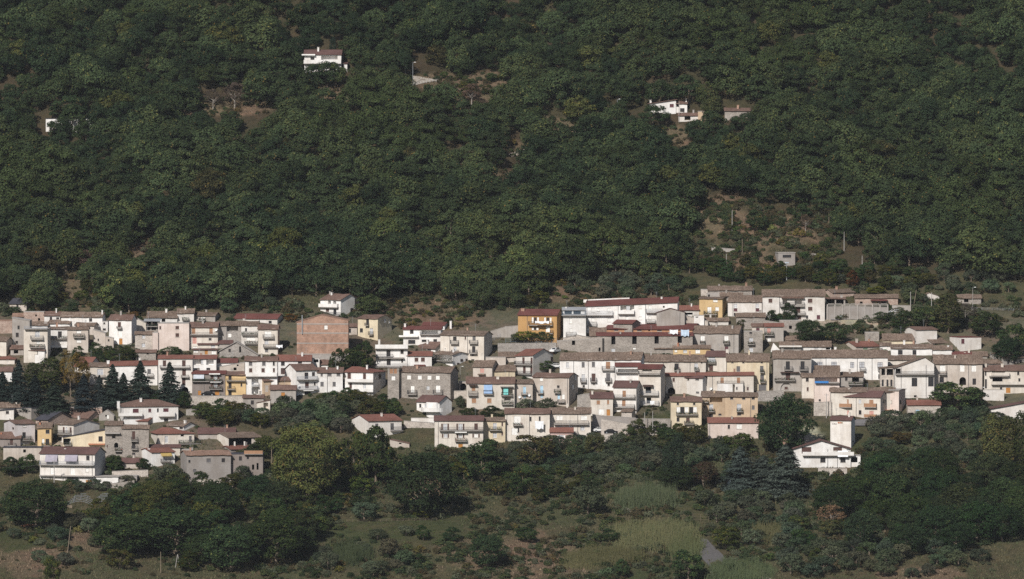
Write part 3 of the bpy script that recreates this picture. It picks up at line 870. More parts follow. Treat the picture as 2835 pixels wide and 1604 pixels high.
h('cream house with rows of brown-shuttered casements and a maroon roof', 1472, 2125, 410, 770, 341, 'Cm', 'o 1613/1820 455 542 54;s 1572/1655/1776/1862 453 542 24;s 2030 450 536 50;B 1536 2122 496 552;S 1745 1905 560 574 whitepaint;o 1620/1820 590 642 48;s 1580/1656/1780/1862 590 645 22;s 1990/2070 590 642 22;w 2030 590 642 52;F 1745 1905 642 692;D 1820 722 772 60;| 1520', D=7)
h('small pale-yellow house joined to the maroon-roofed cream one', 2130, 2422, 414, 705, 360, 'yt', 'o 2282 445 528 50;F 2206 2366 492 546;s 2382 438 490 24;s 2382 563 613 24;o 2282 580 642 52', D=6)
CR('O')
h('cream house with a hung white sheet and a brown roof', 236, 834, 414, 785, 340, 'Cb', 'w 400 448 562 92;F 340 466 540 576;d 578 458 516 24;d 700 453 512 24;w 365 608 702 82;d 410 604 668 30;| 258/560', D=7)
h('cream house with one long balcony over a brown garage', 836, 1386, 412, 725, 330, 'Ct', 'w 965/1295 445 505 86;B 892 1356 508 564;o 960/1125/1275 580 642 58;k 1270 706 745 110;B 1150 1215 650 690;| 1210', D=7)
h('small pink cottage with a red-brown roof and blue-white window', 842, 1146, 662, 805, 600, 'Pr', 'o 985 700 752 58;w 945/1030 700 750 24;d 1092 700 732 16', D=6)
CR('E')
h('bright orange house with white shutters and a red roof', 166, 688, 548, 925, 466, 'NR', 'd 398/567 580 655 36;w 362/434/528/603 578 655 26;B 310 636 632 690;d 395 712 750 34;w 365/425 712 750 30;w 567 700 778 56;B 600 640 750 800;C 205 464 542 46 brick;| 290', R=772, D=9)
h('long white apartment house with a red metal roof, highest of the centre', 1082, 2308, 430, 835, 327, 'WR', 'w 1175/1395 455 508 46;I 1060 1442 492 558;w 1245 455 500 40;p 1635 418 486 185;o 1645 425 500 50;P 1515 1730 482 538;w 1808 425 462 36;w 1943 418 492 42;I 1885 2105 462 520;d 2125 424 446 24;w 1175/1395 588 640 46;B 1115 1226 640 702;w 1630/1810 568 612 42;w 1940 560 612 36;B 1885 2012 600 652;| 1092/1512/1880', e2=372, R=2345, D=11)
h('white left block with a blue-railed roof porch, end of the apartment house', 775, 1078, 552, 890, 548, 'Wc', 'U 752 1076 500 556;w 875 588 662 36;w 880 728 784 38;B 806 946 772 832', t='f', D=8, ov=.1)
h('grey metal roofed porch above the blue railing of the white block', 768, 1070, 478, 552, 438, 'Wg', 'k 840/960 486 545 100', t='s', D=4)
h('plain grey gable-fronted house below the white apartment house', 2030, 2405, 512, 885, 455, 'Gm', '| 2340', t='g', e2=505, pk=(2212, 455), D=6, ov=.2)
h('gutted brick-topped house with a long red roof', 1345, 2512, 738, 985, 658, 'rR', 's 1490/1800/2070 742 770 60;k 1610/1930 742 768 20', R=2657, D=6)
h('long roofless stone house with four black window holes', 1225, 2512, 822, 1060, 776, 'SR', 'k 1447 835 942 54;k 1730 828 938 60;k 2028 822 932 57;k 2340 815 922 57;o 1445 998 1042 50;w 1730 985 1010 40', t='s', D=4, ov=.3)
h('stone bay with old brown tiles at the left of the gutted house', 1136, 1345, 822, 1010, 712, 'St', '', D=5)
h('red upper roof behind the gutted house', 1450, 1700, 662, 930, 610, 'SR', 'C 1680 635 670 22', R=1812, D=6)
h('stone ruin with one black window and a walled-up top', 692, 1298, 905, 1092, 900, 'Sc', 'k 913 892 956 42;d 770 1015 1102 46;k 1262 985 1038 26', t='f', e2=868, R=1345, D=7, ov=.03)
h('small stone gable peeping above the ruin', 782, 1136, 850, 905, 812, 'ac', '', t='g', e2=845, pk=(960, 812), D=4, ov=.1)
h('white house with red-brown shutters and a wide lit gable', 135, 366, 1100, 1405, 1002, 'Or', 's 238/350 1118 1208 34;B 135 362 1168 1222;s 250/348 1238 1338 38;B 135 362 1300 1346;s 245 1368 1406 38;d 620 1120 1190 30', e2=1086, R=640, D=11)
CR('G')
h('low white house under a red roof beside the yellow cube house', 392, 658, 478, 562, 415, 'Or', 'k 515 514 542 112', D=5)
h('beige sloping-topped annexe right of the plain grey gable', 440, 778, 548, 725, 545, 'Bc', 'd 640 615 632 60', t='f', e2=635, ov=.1, D=4)
h('white terrace parapet block under the yellow cube house', 590, 724, 556, 735, 553, 'Wc', 'k 628 568 582 36', t='f', ov=.03, D=3)
h('yellow cube house with a flower balcony and white shutters', 662, 970, 326, 585, 300, 'Yt', 'w 877 332 372 60;w 797 440 524 54;w 900 440 492 48;F 725 906 490 546', R=1040, D=8)
h('grey roof terrace wall behind the yellow cube house', 762, 944, 256, 330, 253, 'Gc', 'k 790 270 300 22', t='f', ov=.03, D=4)
h('long collapsed old tiled roof at the top of the village', 780, 1368, 212, 300, 152, 'St', '', D=6)
h('second old tiled roof stepping below the collapsed one', 945, 1240, 292, 355, 240, 'St', '', D=5)
h('pale stone ruin wall with a blue edge, top of the village', 682, 776, 208, 290, 206, 'ac', '', t='f', ov=.03, D=4)
h('white peeling house with two red-railed balconies under old tiles', 1048, 1500, 370, 602, 280, 'Ot', 'o 1150 400 455 46;o 1440 395 452 46;m 1150/1442 457 500 48;d 1155 520 562 56;| 1115', R=1578, D=8)
h('low stone house with brown tiles below the peeling white one', 1160, 1545, 570, 685, 515, 'St', 'k 1295 640 690 38', D=5)
h('large cream house with brown shutters behind a dark tree, upper right', 1512, 2346, 294, 625, 197, 'Ot', 's 1618 328 384 54;s 2150 328 384 64;s 2152 438 490 60;p 1990 320 412 96;p 1810 320 400 60;S 1765 2070 304 322 browntile;B 1740 2072 370 434;s 1990 438 522 60;B 1960 2082 495 546;s 2005 555 608 52;d 2110 552 596 28;m 2262 548 604 46;| 1738', R=2362, D=10)
h('tall narrow stone house with green-trimmed windows', 1262, 1512, 772, 1055, 768, 'Sc', 'd 1352 760 802 36;o 1355 855 905 52;F 1310 1400 898 946;o 1355 988 1042 54', t='f', ov=.05, D=6)
h('beige house with a maroon window beside the grey red-roofed one', 1370, 1540, 696, 800, 655, 'Bb', 'm 1447 720 762 46', D=5)
h('grey house with a pink shuttered balcony and red roof', 1542, 1792, 698, 905, 653, 'Gr', 'i 1595 724 792 46;F 1535 1658 768 822;w 1600 838 926 46', D=5)
h('long grey plastered house with a patched old roof', 580, 1188, 792, 1065, 690, 'Gt', 'w 708 830 900 56;w 1025 828 898 56;F 680 746 892 942;F 990 1072 892 938;m 1028 972 1022 46;| 1125', R=1262, D=8)
h('low stone cottage with a rounded old roof, left of the low yellow house', 62, 308, 996, 1065, 945, 'St', 'd 182 1008 1048 36', D=4)
h('low yellow house with an orange chimney under brown tiles', 312, 810, 996, 1088, 948, 'Yt', 'w 640 1008 1062 62;o 470 1018 1056 52;w 345 1015 1046 36;C 375 922 988 20 terracotta', D=4)
h('beige house with a maroon roof and a blue-white balcony', 750, 1022, 1102, 1312, 1025, 'Cm', 'o 830 1108 1182 92;F 775 886 1145 1196;s 820 1218 1300 56;C 1025 1010 1060 40', R=1076, D=7)
h('long cream house under a brown tiled roof, four narrow balconies', -165, 748, 1168, 1322, 1075, 'Ct', 'd 355 1198 1288 56;o 618 1196 1288 50;d 692 1178 1197 20;F 320 396 1246 1300;F 590 652 1246 1292;| 175/535', D=7)
h('broad white terrace parapet and old tiles, centre right', 1742, 2030, 966, 1025, 900, 'Gt', 's 1895 998 1012 60;S 1730 2036 956 976 offwhite', D=5)
h('white house with a hipped old roof right of the terrace parapet', 2032, 2430, 970, 1020, 893, 'Wt', 'o 2235 985 1005 50;k 2390 985 1010 60', D=5)
h('bright white triangular gable beside a shadowy gap', 1622, 1742, 1008, 1045, 915, 'Wt', '', t='g', e2=1008, pk=(1655, 915), D=4, ov=.05)
h('low old tiled roof below the big round tree, right', 1822, 2140, 882, 910, 822, 'St', 'C 1918 868 890 14', D=5)
h('ruined stone wall house beneath the large cream one', 1740, 2030, 625, 780, 620, 'Sc', 'k 1885 690 735 40', t='f', ov=.02, D=4)
h('low white house with old tiles under the yellow cube house', 742, 1052, 626, 685, 578, 'Ot', 'k 878 634 648 32', D=4)
CR('F')
h('large white house with two rows of windows and a long tiled roof', 728, 1815, 382, 805, 270, 'Wt', 'o 832 412 487 38;g 1043 406 477 40;g 1180 403 472 42;t 1377 401 497 58;B 1295 1462 458 518;o 1045 573 672 46;s 1182 560 672 54;g 1380 555 662 56;B 1006 1088 620 678;B 1140 1226 615 674;B 1340 1426 615 668;d 1050 716 748 30;d 1187 691 712 22;d 1385 688 727 32;| 915/1112/1470', e2=366, R=1872, D=9)
h('small red-roofed terrace with white chairs beside the large white house', 1478, 1812, 458, 872, 406, 'WR', 'p 1650 492 536 285;B 1478 1790 500 548', D=4)
h('white house with a red roof and stacked wide balconies, centre', 1785, 2084, 492, 1005, 430, 'CR', 'p 1900 492 528 130;B 1790 2082 524 572;k 1918 732 822 74;I 1825 2056 788 852;S 1850 1986 708 734 darkwood;k 1925 882 962 62;I 1820 2062 922 988;w 1995 735 775 24', R=2150, D=8)
h('white house with tan shutters and two full-width balconies', 1447, 1755, 742, 1095, 650, 'Om', 't 1593 788 872 46;B 1455 1742 840 888;t 1588 916 997 46;B 1450 1736 970 1018;d 1510 1034 1048 18', R=1826, D=8)
h('small cream house with an orange door and maroon roof', 1142, 1440, 887, 1125, 803, 'Cm', 't 1245 918 970 46;t 1377 913 967 28;w 1285 1033 1112 78;D 1380 1038 1122 48;C 1165 793 885 26', D=7)
h('tiny stone outhouse with a tiled cap in front of the tan-shuttered house', 1557, 1695, 1066, 1245, 1028, 'aB'[0] + 't', 'k 1615 1076 1092 14', R=1750, D=5)
h('beige house with pale-blue shutters and tiled roof, left part', 120, 362, 688, 1000, 632, 'Bt', 'b 253 733 825 37;k 252 680 700 22;B 205 292 806 840;b 255 852 884 32;T 185 870;T 315 845', D=7)
h('taller beige house with pale-blue shutters and a shaded flank', 364, 850, 606, 1005, 548, 'Bb', 'w 480 613 664 42;b 485 723 825 40;B 435 517 790 832;d 707 718 752 34;F 660 746 766 822;b 485 848 888 32;b 713 838 902 30;w 775 836 902 34;B 705 806 912 946;o 938 588 656 20;o 903 718 776 24;d 955 838 902 18;| 830', R=975, D=9)
CR('H')
h('pale yellow house with a brown tiled roof and iron balconies', 1030, 1597, 292, 692, 190, 'yt', 'd 1105/1252/1500 300 320 28;g 1185 362 434 48;g 1500 357 444 46;F 1475 1532 400 448;g 1505 472 572 50;F 1475 1548 530 578;q 1508 604 692 102;| 1568', R=1612, D=8)
h('long white-cream house with a red roof and a dark archway', 208, 1390, 490, 735, 440, 'Cr', 's 316 518 572 34;t 967/1188 513 592 44;B 895 1252 556 608;a 287 648 770 102;s 1312 640 688 30;T 815 660;| 835', e2=478, D=7)
h('small white block house with a maroon lean-to roof', 462, 706, 518, 778, 485, 'Om', 'd 510 528 557 32;g 632 523 553 48;g 638 703 728 42', R=758, D=6)
h('white garage box under the long balcony', 903, 1108, 598, 765, 596, 'Wc', '', t='f', ov=.05, D=4, cat='garage')
h('small white box beside the white garage', 1140, 1250, 598, 765, 596, 'Oc', 'd 1165 640 675 18', t='f', ov=.05, D=4, cat='garage')
h('cream and yellow house with a row of white shutters, old flat roof', 280, 690, 832, 1200, 765, 'yb', 'd 372/592 853 882 30;d 432/550 908 1000 54;w 380/490/603 908 990 50;F 345 632 975 1018;d 375 1053 1104 38;s 508 1053 1112 50;F 455 582 1092 1140', D=7)
h('peach house with an open loggia and white window bars', 702, 1003, 767, 1065, 695, 'Ht', 'p 885 774 848 170;o 820 872 970 54;F 790 862 928 974;d 730 892 918 24;d 818 998 1042 52;d 938 998 1022 42;F 700 780 812 850', D=7)
h('peach house with three attic windows, right half of the pair', 1005, 1446, 767, 1065, 708, 'Ht', 'd 1095/1257/1385 775 808 42;o 1195 868 968 60;F 1160 1242 922 974;g 1385 888 942 38;d 1195 990 1020 52;| 1350', D=7)
h('pinkish house with a red roof beside the great dark tree', 782, 1452, 1118, 1330, 1045, 'Kr', 'd 1058 1148 1202 30;w 1197 1140 1204 74;| 800', D=7)
CR('G')
h('grey plastered house with an archway niche and two tall balconies', 1656, 2160, 1127, 1575, 1020, 'Gt', 'd 1850 1170 1280 54;d 2048 1168 1278 54;B 1800 1912 1235 1292;B 2005 2116 1232 1290;s 1852 1318 1422 64;F 1670 1946 1392 1432;e 1828 1458 1560 150;s 1828 1512 1552 44;S 1750 2000 1310 1322 darkwood', D=8)
CR('J')
h('bright white palazzo with pilasters and brown casements', 50, 900, 120, 375, 35, 'Wt', 'c 140 172 222 60;c 300 172 218 62;c 503 175 240 44;c 612 172 240 58;B 585 652 228 272;c 815 176 238 58;B 788 846 225 268;d 805 310 360 20;| 210/560/725', R=906, D=9)
h('old tiled house with a blue tarpaulin loggia over a pink wall', 80, 360, 337, 640, 262, 'Kt', 'p 210 347 408 252;S 84 236 386 408 bluetarp;S 240 350 396 410;d 140 590 612 24', D=6)
h('tiled upper roof stacked above the blue tarpaulin loggia', 92, 360, 262, 500, 212, 'St', '', D=4)
h('cream house with two dark windows beside the pink wall', -60, 78, 340, 580, 292, 'Ct', 'd 0 350 392 32;s 5 455 500 24', D=6)
h('grey-beige house with a dark balcony under brown tiles, right', 364, 626, 332, 480, 282, 'Gt', 'd 437 346 384 28;k 540 348 398 78;F 460 616 385 428;d 545 445 460 30', D=6)
h('large stone-beige house with white windows and an arched door', 1422, 1960, 192, 520, 88, 'Bt', 'w 1515 205 282 64;B 1475 1556 272 316;w 1735 203 282 54;w 1865 203 282 54;a 1740 342 432 74;d 1870 358 428 40;d 1505 343 405 50;| 1563/1805', D=9)
h('white gable-fronted house with a terrace over a stone ground floor', 985, 1420, 232, 575, 115, 'Ot', 'd 1200 350 447 62;d 1385 343 447 62;B 985 1422 276 316;k 1015 246 302 58;k 1210 545 570 30;| 1050/1330', t='g', e2=188, pk=(1315, 116), D=8)
h('stone loggia wing with square pillars left of the white gable', 818, 983, 245, 450, 235, 'at', 'k 850 250 320 40;k 925 250 320 70;d 845/898/942 370 445 22', t='f', e2=225, ov=.5, D=5)
h('long low cream house with an old tiled roof behind the maroon roof', 265, 985, 507, 765, 455, 'Ct', 'k 280 455 500 40;C 470 470 500 20', D=5)
h('cream house with brown balcony panels and a maroon roof', 350, 820, 567, 830, 495, 'Cm', 't 450/720 598 648 44;G 378 510 645 690;G 648 783 638 684;o 595 598 642 30;i 453/722 722 768 46;G 650 783 760 800;d 597 718 765 30;d 868 598 640 22;| 555', R=905, D=8)
h('pale gabled tower wing with an orange awning, right of the brown balconies', 920, 1025, 487, 775, 470, 'Kc', 'd 937 605 640 26;S 850 968 708 716 terracotta;d 1045 602 648 24', R=1120, D=9, t='r')
h('white electricity tower with a maroon cap and small emblems', 262, 490, 824, 1140, 775, 'Om', 'd 515 1060 1075 12', R=545, D=5, cat='tower', name='electricity_tower')
h('modern cream house with wide balconies under a red-brown roof, right edge', 1985, 2470, 268, 525, 205, 'Cb', 'p 2140 266 292 145;P 2060 2262 290 330;k 2130 345 392 112;P 2060 2470 392 428;d 1995 260 325 22;d 2000 365 470 22;d 2362 280 318 24;d 2375 355 392 22;C 2005 195 245 24;C 2190 195 240 28;S 2035 2240 326 336;d 2170 458 500 26;D 2250 460 520 50', D=8)
h('house with a long slanting maroon roof at the right edge below the steps', 2055, 2470, 700, 810, 690, 'Om', '', t='f', e2=618, ov=.9, D=7)
h('low stone farmhouse with a patched red-brown roof by the trees', 1125, 1492, 652, 800, 595, 'ar', 'b 1235 706 744 42;k 1160 740 780 62;k 1448 650 662 18', D=6)
CR('I')
h('tall white house with a lit left gable above the village roofs', 970, 1265, 742, 935, 700, 'Ob', '', L=836, D=10)
h('old house with wide brown tiles left of the tall white gable', 535, 952, 884, 940, 795, 'yt', 'k 820 880 902 30;k 520 880 905 30', D=6)
h('ruined stone wall house in the trees, upper right rows', 292, 480, 785, 895, 780, 'Sc', '', t='f', ov=.02, D=4)
h('grey house with old tiles and a dark shop opening', 1195, 1405, 920, 955, 850, 'Gt', 'k 1290 930 950 120', L=1040, D=9)
h('flat white-grey block with one maroon window, right end', 1570, 1860, 852, 1035, 846, 'OR', 'm 1607 868 932 44', t='f', L=1455, D=9, ov=.1)
h('low house with a vivid red roof and two chimneys, right', 1467, 1750, 1082, 1110, 1034, 'CR', 'C 1690 995 1060 26;C 1635 1050 1090 22', D=4)
h('white house with a pergola window under long brown tiles', 642, 1200, 992, 1090, 935, 'Wt', 'd 765 1018 1078 62;d 955 1018 1080 52;| 1195', D=5)
h('white wing with a round chimney at the end of the long tiles', 1203, 1462, 1012, 1092, 950, 'Wt', 'C 1412 958 1000 22', D=5)
h('beige house with a green shutter under a plain red roof', 168, 490, 968, 1045, 900, 'Br', 'v 300 990 1034 62', L=2, D=9)
h('white house with weathered tiles right of the green shutter', 492, 640, 958, 1025, 908, 'Wt', 'v 560 1005 1020 40', D=5)
h('small tiled roof with a white gable end in the middle rows', 425, 742, 1070, 1095, 1028, 'Ot', '', L=345, D=7)
h('cream house with a dark tiled roof left of the white gable-front', 600, 972, 1146, 1215, 1085, 'Ct', '', D=6)
h('grey house with three dark casements at the right edge', 2140, 2470, 1117, 1235, 1060, 'Gt', 'd 2220/2305/2395 1150 1208 32', L=1945, D=11)
h('grey gable house under old tiles behind the vivid red roof', 1745, 1935, 1095, 1130, 1030, 'Gt', 'k 1905 1090 1105 30', D=5)
h('old tiled lean-to behind the modern cream house, right', 1810, 2125, 1195, 1240, 1140, 'Gt', '', D=5)
h('small white gable hut alone on the scrub slope, upper right', 1078, 1288, 285, 345, 248, 'Ot', 'k 1180 325 345 60', t='g', e2=290, pk=(1152, 248), D=5, ov=.15)
h('half-hidden old tiled barn among trees, far upper right', 1535, 1850, 318, 400, 265, 'St', 'k 1650 330 375 60', D=5, cat='barn')
CR('T')
h('pink stone house with old tiles above the grey garden wall', 1640, 1888, 1092, 1170, 1050, 'qt', '', L=1548, D=7)
h('long low stone barn with old tiles at the right end of the top row', 1892, 2370, 1152, 1235, 1110, 'qt', 'k 2210 1195 1232 46;k 1960 1195 1230 30;S 2065 2250 1172 1186 redmetal', D=5, cat='barn')
h('dark open porch with a red-brown roof beside the large cream house', 1562, 1780, 1162, 1240, 1146, 'Gb', 'k 1620/1720 1168 1232 85', D=4, cat='porch')
h('small pale concrete cabin with a barred window alone in the scrub', 1030, 1220, 650, 800, 618, 'Mc', 'd 1128 672 705 96', t='f', L=1005, ov=.25, D=6, cat='cabin', name='cabin')
CR('L')
h('white villa with a brown hip roof and maroon shutters, lower left', 1662, 2385, 220, 482, 130, 'Wb', 'm 1822 256 307 78;m 2008 255 302 38;d 2115 253 302 24;m 2222 253 345 70;P 2125 2336 300 366;P 1590 1905 312 355;d 2225 388 446 56;C 1915 118 192 28 white;C 1618 158 216 34 white', t='h', L=1548, D=11)
h('dark grey house with a black flat roof, lower left', 187, 420, 262, 402, 235, 'Gs', 'd 348 268 312 24;d 300 365 395 18', t='f', e2=240, R=590, ov=.3, D=8)
h('beige wall house with one grey window under a slanting slate roof', -60, 185, 285, 400, 275, 'Os', 'd 100 284 322 42', t='f', e2=262, ov=.4, D=5)
h('wide weathered tiled roof at the left edge, lower village', -60, 400, 232, 300, 160, 'Ct', 'C 215 170 220 14', D=6)
h('small white gable with a black opening at the left edge', -60, 160, 150, 215, 95, 'Oc', 'k 30 110 155 28', t='g', e2=150, pk=(20, 90), D=4, ov=.1)
h('stone house with a slate-black roof, lower left', 467, 645, 402, 510, 290, 'qs', 'k 530 420 440 22', R=950, D=9)
h('old brown tiled house beside a round-topped grey barn', 918, 1190, 378, 430, 285, 'qb', 'k 1050 385 400 40', R=1345, D=8)
h('roofless brown stone walls behind the old tiled house, lower left', 935, 1372, 238, 320, 235, 'qc', '', t='f', ov=.02, D=4)
h('blue-grey round-topped barn with one white window', 1332, 1530, 335, 412, 272, 'Gc', 'w 1450 335 388 30;k 1425 335 360 20', t='g', e2=345, pk=(1435, 270), D=5, ov=.06, cat='barn')
h('pale lavender house with a lit gable and one plant balcony', 202, 460, 452, 755, 402, 'Lb', 'w 325 470 502 42;d 320 572 652 44;F 285 402 622 682;d 175 505 530 20', L=18, D=10)
h('dark beige house with a brown door balcony at the left edge', -60, 275, 650, 765, 560, 'Db', 's 155 655 745 46;B 110 215 710 752;C 10 580 640 20 terracotta', D=6)
h('yellow house with grey shutters under old tiles, lower left', 505, 690, 510, 765, 432, 'Yt', 'd 640 533 587 52;w 580 655 722 32;d 637 658 740 50;F 560 680 705 755;C 530 445 500 22 terracotta', D=7)
h('white house with brown balcony doors and a plain grey gable', 762, 988, 465, 760, 400, 'Ot', 's 845/945 505 582 28;o 885 505 582 22;B 745 967 545 604;k 780 640 700 80', R=1310, D=8)
h('long yellow house with a slanting grey roof, lower left', 845, 1432, 640, 765, 636, 'ys', 'k 900 652 735 102;F 860 960 700 745;d 1352 623 692 56;S 1190 1412 720 736 terracotta', t='f', e2=532, ov=.5, D=6)
h('old stone house with an arched door and green balcony cloth', 1412, 1640, 470, 895, 416, 'St', 'p 1530 590 652 48;S 1410 1616 570 588;a 1562 710 775 54;F 1545 1642 770 828;s 1445 740 780 20', D=7)
h('tall stone house with two stacked brown balcony doors', 1642, 2000, 516, 905, 464, 'St', 's 1797 555 668 46;B 1760 1852 630 692;d 1797 700 785 46;B 1765 1850 750 800;d 1797 845 902 42', D=7)
h('low grey house with a red roof in front of the white villa', 1700, 1990, 416, 490, 355, 'Gr', 'd 1770 435 472 24;C 1970 370 410 16', R=2105, D=7)
h('white house with lavender awnings and a maroon roof, lower left corner', 522, 1275, 862, 1262, 765, 'Om', 'd 655/970 930 1000 90;A 605 770 870 965 awning_lavender;A 875 1045 866 955 awning_lavender;d 1180 885 946 46;I 525 1272 960 1020;w 695/970 1048 1146 62;w 1168 1045 1104 40;S 525 1272 1152 1166;q 970 1178 1255 150;n 1190 1212 1256 76;| 1240;C 825 800 850 20', R=1385, D=10)
h('low white annexe with a flat roof beside the awning house', 1290, 1590, 1166, 1255, 1160, 'Wc', 'k 1400 1172 1180 200', t='f', ov=.6, D=5)
h('low grey flat shed right of the white annexe', 1592, 1840, 1160, 1245, 1155, 'Mc', '', t='f', ov=.2, D=4, cat='shed')
h('shaded beige wall house at the left edge behind dark trees', 45, 555, 775, 955, 770, 'Bs', 'k 330 800 842 36', t='f', ov=.3, D=5)
h('low stone cottage with a maroon tiled roof among shrubs', 1640, 1900, 978, 1055, 910, 'am', '', D=4, cat='cottage')
h('small white house with a red roof and a yellow canopy', 2036, 2340, 836, 1045, 780, 'Wr', 'o 2215 888 960 50;B 2150 2278 925 974;A 2150 2290 845 885 awning_yellow;C 2055 795 830 22', L=1842, D=9)
h('cream house with a maroon roof behind the yellow canopy', 1945, 2420, 768, 880, 728, 'Cm', '', D=4)
CR('M')
h('cream house with a red hip roof and a white corner balcony', 180, 660, 683, 880, 600, 'Cr', 'o 293 718 812 42;g 610 722 802 36;F 450 742 772 832;k 502 700 728 40;k 600 835 900 110', t='h', L=65, D=9, pk=(285, 340))
h('small white house with brown tiles and a brick flank', 272, 525, 582, 655, 528, 'Wt', 'd 490 600 625 50;C 490 508 550 30', R=692, D=7)
h('long low barn with a maroon roof under the olive trees', 722, 1215, 682, 760, 602, 'Gm', '', D=7, cat='barn')
h('cream house with a lit blind gable and a curtained dark loggia', 1128, 1558, 738, 905, 668, 'Ct', 'k 1282 745 862 300;o 1480 808 862 38;w 1210/1340 790 850 20', L=870, D=11)
h('low house with a rust roof and pink balcony panels', 1160, 1530, 892, 965, 845, 'Dr', 'k 1300 900 950 150', L=1010, D=8)
h('large unfinished grey house with a pinkish tiled roof, lower left', 566, 1155, 972, 1345, 908, 'Mo', 'd 605 1040 1078 28;g 860 1022 1078 56;d 1055 1022 1076 46;g 675 1163 1207 42', L=455, D=12)
h('dark shaded grey house right of the large unfinished one', 1157, 1592, 962, 1265, 955, 'Ds', 'd 1290 990 1050 40;k 1460 1100 1170 30;k 1520 1080 1170 26;G 1340 1592 910 962;d 1390 985 1030 30', t='f', ov=.15, D=7)
h('white roof room with grey shutters beside the yellow stepped house', 500, 640, 905, 990, 900, 'Cc', '', t='f', ov=.05, D=4)
CR('P')
h('white chalet with a broad gable, brown loggias and a long balcony', 470, 1238, 882, 1140, 772, 'Wm', 's 645 865 955 132;s 1063 865 915 120;P 590 1282 928 982;d 865 1004 1072 70;d 1135 1004 1072 70;A 1062 1200 914 985 cloth_white;C 360 752 842 56 brick;o 1215 880 915 60;| 930/1060', t='g', e2=885, pk=(840, 772), D=8, ov=.6)
h('white side wing with a dark car port right of the chalet', 1240, 1370, 985, 1130, 975, 'Wc', 'k 1270 1000 1072 120', t='f', ov=.2, D=5, cat='carport')
CR('Q')
h('white hillside villa with a maroon roof and a tall chimney, high in the wood', 305, 800, 248, 560, 183, 'Wm', 'd 413 285 322 52;p 640 268 332 220;P 295 800 322 376;C 487 148 240 24;k 405 390 450 90;w 320 500 560 30;k 430 490 555 60;S 270 450 244 262 whitepaint', D=9)
h('white carport slab on a pillar right of the hillside villa', 800, 880, 366, 490, 350, 'Wm', 'k 815 378 480 30', D=5, cat='carport')
CR('R')
h('white house with a slanting roof edge high on the right wood', 712, 1075, 284, 410, 255, 'Wb', 'm 1018 283 326 54;C 735 218 266 24', t='f', e2=225, ov=.8, D=7)
h('white porch wing with brown eaves beside the slanting-roof house', 1077, 1225, 278, 405, 240, 'Wb', 'k 1098 285 322 42;d 1160 340 390 60;C 1213 205 242 16', D=6)
h('low white outbuilding with brown tiles below the slanting-roof house', 1110, 1392, 437, 515, 400, 'Ob', 'k 1230 450 500 80', D=5, cat='outbuilding')
h('tan stone hut with one dark window high in the right wood', 1372, 1600, 385, 492, 380, 'Hc', 'd 1500 442 478 38', t='f', ov=.1, D=5, cat='hut')
h('stone barn with a wide brown tiled roof high in the right wood', 1732, 2068, 374, 475, 330, 'Sb', '', D=6, cat='barn')
CR('S')
h('white house half buried in the wood at the far left', 440, 900, 448, 580, 400, 'Ws', 'k 560 490 530 60;d 800 480 520 60;P 520 640 545 575', t='f', ov=.3, D=7)
settle()
for H in HS:
    build_house(H)

# footprints, to keep plants out of the houses
FP = []
for H in HS:
    c, s = math.cos(H['root'].rotation_euler.z), math.sin(H['root'].rotation_euler.z)
    FP.append((H['root'].location.x, H['root'].location.y, c, s, H['W'], H['D']))
FPA = np.array(FP)
def in_house(x, y, m=.6):
    dx, dy = x - FPA[:, 0], y - FPA[:, 1]
    a = dx * FPA[:, 2] + dy * FPA[:, 3]; b = -dx * FPA[:, 3] + dy * FPA[:, 2]
    return bool(np.any((a > -m) & (a < FPA[:, 4] + m) & (b > -m) & (b < FPA[:, 5] + m)))

# ------------------------------------------------------------------ ground
def inell(u, v, e):
    return ((u - e[0]) / e[2]) ** 2 + ((v - e[1]) / e[3]) ** 2
DRY = [(1450, 1545, 200, 60), (1330, 1520, 120, 28), (1180, 1330, 55, 45), (200, 820, 70, 45), (395, 715, 60, 42), (1190, 870, 130, 42), (1400, 745, 45, 22),
       (1650, 815, 150, 35), (1980, 600, 90, 60), (2150, 640, 130, 45), (2100, 730, 70, 30), (640, 300, 120, 22), (1330, 245, 90, 45), (1550, 350, 60, 25),
       (1440, 412, 40, 22), (1860, 385, 60, 32), (1400, 505, 50, 26), (100, 1550, 110, 45), (245, 1500, 60, 30), (1200, 225, 70, 22), (920, 265, 60, 22),
       (2560, 1270, 60, 25), (1960, 1385, 60, 25), (2420, 1460, 40, 18), (2560, 1590, 120, 20), (1780, 1380, 40, 20), (2340, 1270, 40, 40)]
GREEN = [(1100, 1470, 190, 42), (1720, 1300, 130, 25), (1960, 1400, 70, 40), (60, 1490, 90, 35), (2440, 1250, 90, 40), (1880, 1160, 70, 22), (560, 1120, 60, 14), (1800, 1580, 120, 30)]
STREETS = [(330, 1230, 370, 95), (1300, 1120, 120, 40), (1600, 1120, 60, 40)]
PAVE = [(1700, 1185, 120, 22), (240, 1245, 160, 22), (2330, 890, 130, 22), (2240, 1205, 30, 30)]
xs = np.unique(np.concatenate([np.arange(-3200, -300, 160.), np.arange(-300, -215, 12.), np.arange(-215, 216, 1.6), np.arange(220, 305, 12.), np.arange(310, 3201, 160.)]))
ys = np.unique(np.concatenate([np.arange(-3000, -420, 90.), np.arange(-420, -280, 6.), np.arange(-280, 230, 1.6), np.arange(230, 420, 8.), np.arange(430, 1300, 90.)]))
XX, YY = np.meshgrid(xs, ys)
ZZ = height(XX, YY)
core = (np.abs(XX) < 230) & (YY > -300) & (YY < 240)
ZZ = ZZ + np.where(core, rng.normal(0, .07, XX.shape), 0)
UU, VV = to_px(XX, YY, ZZ)
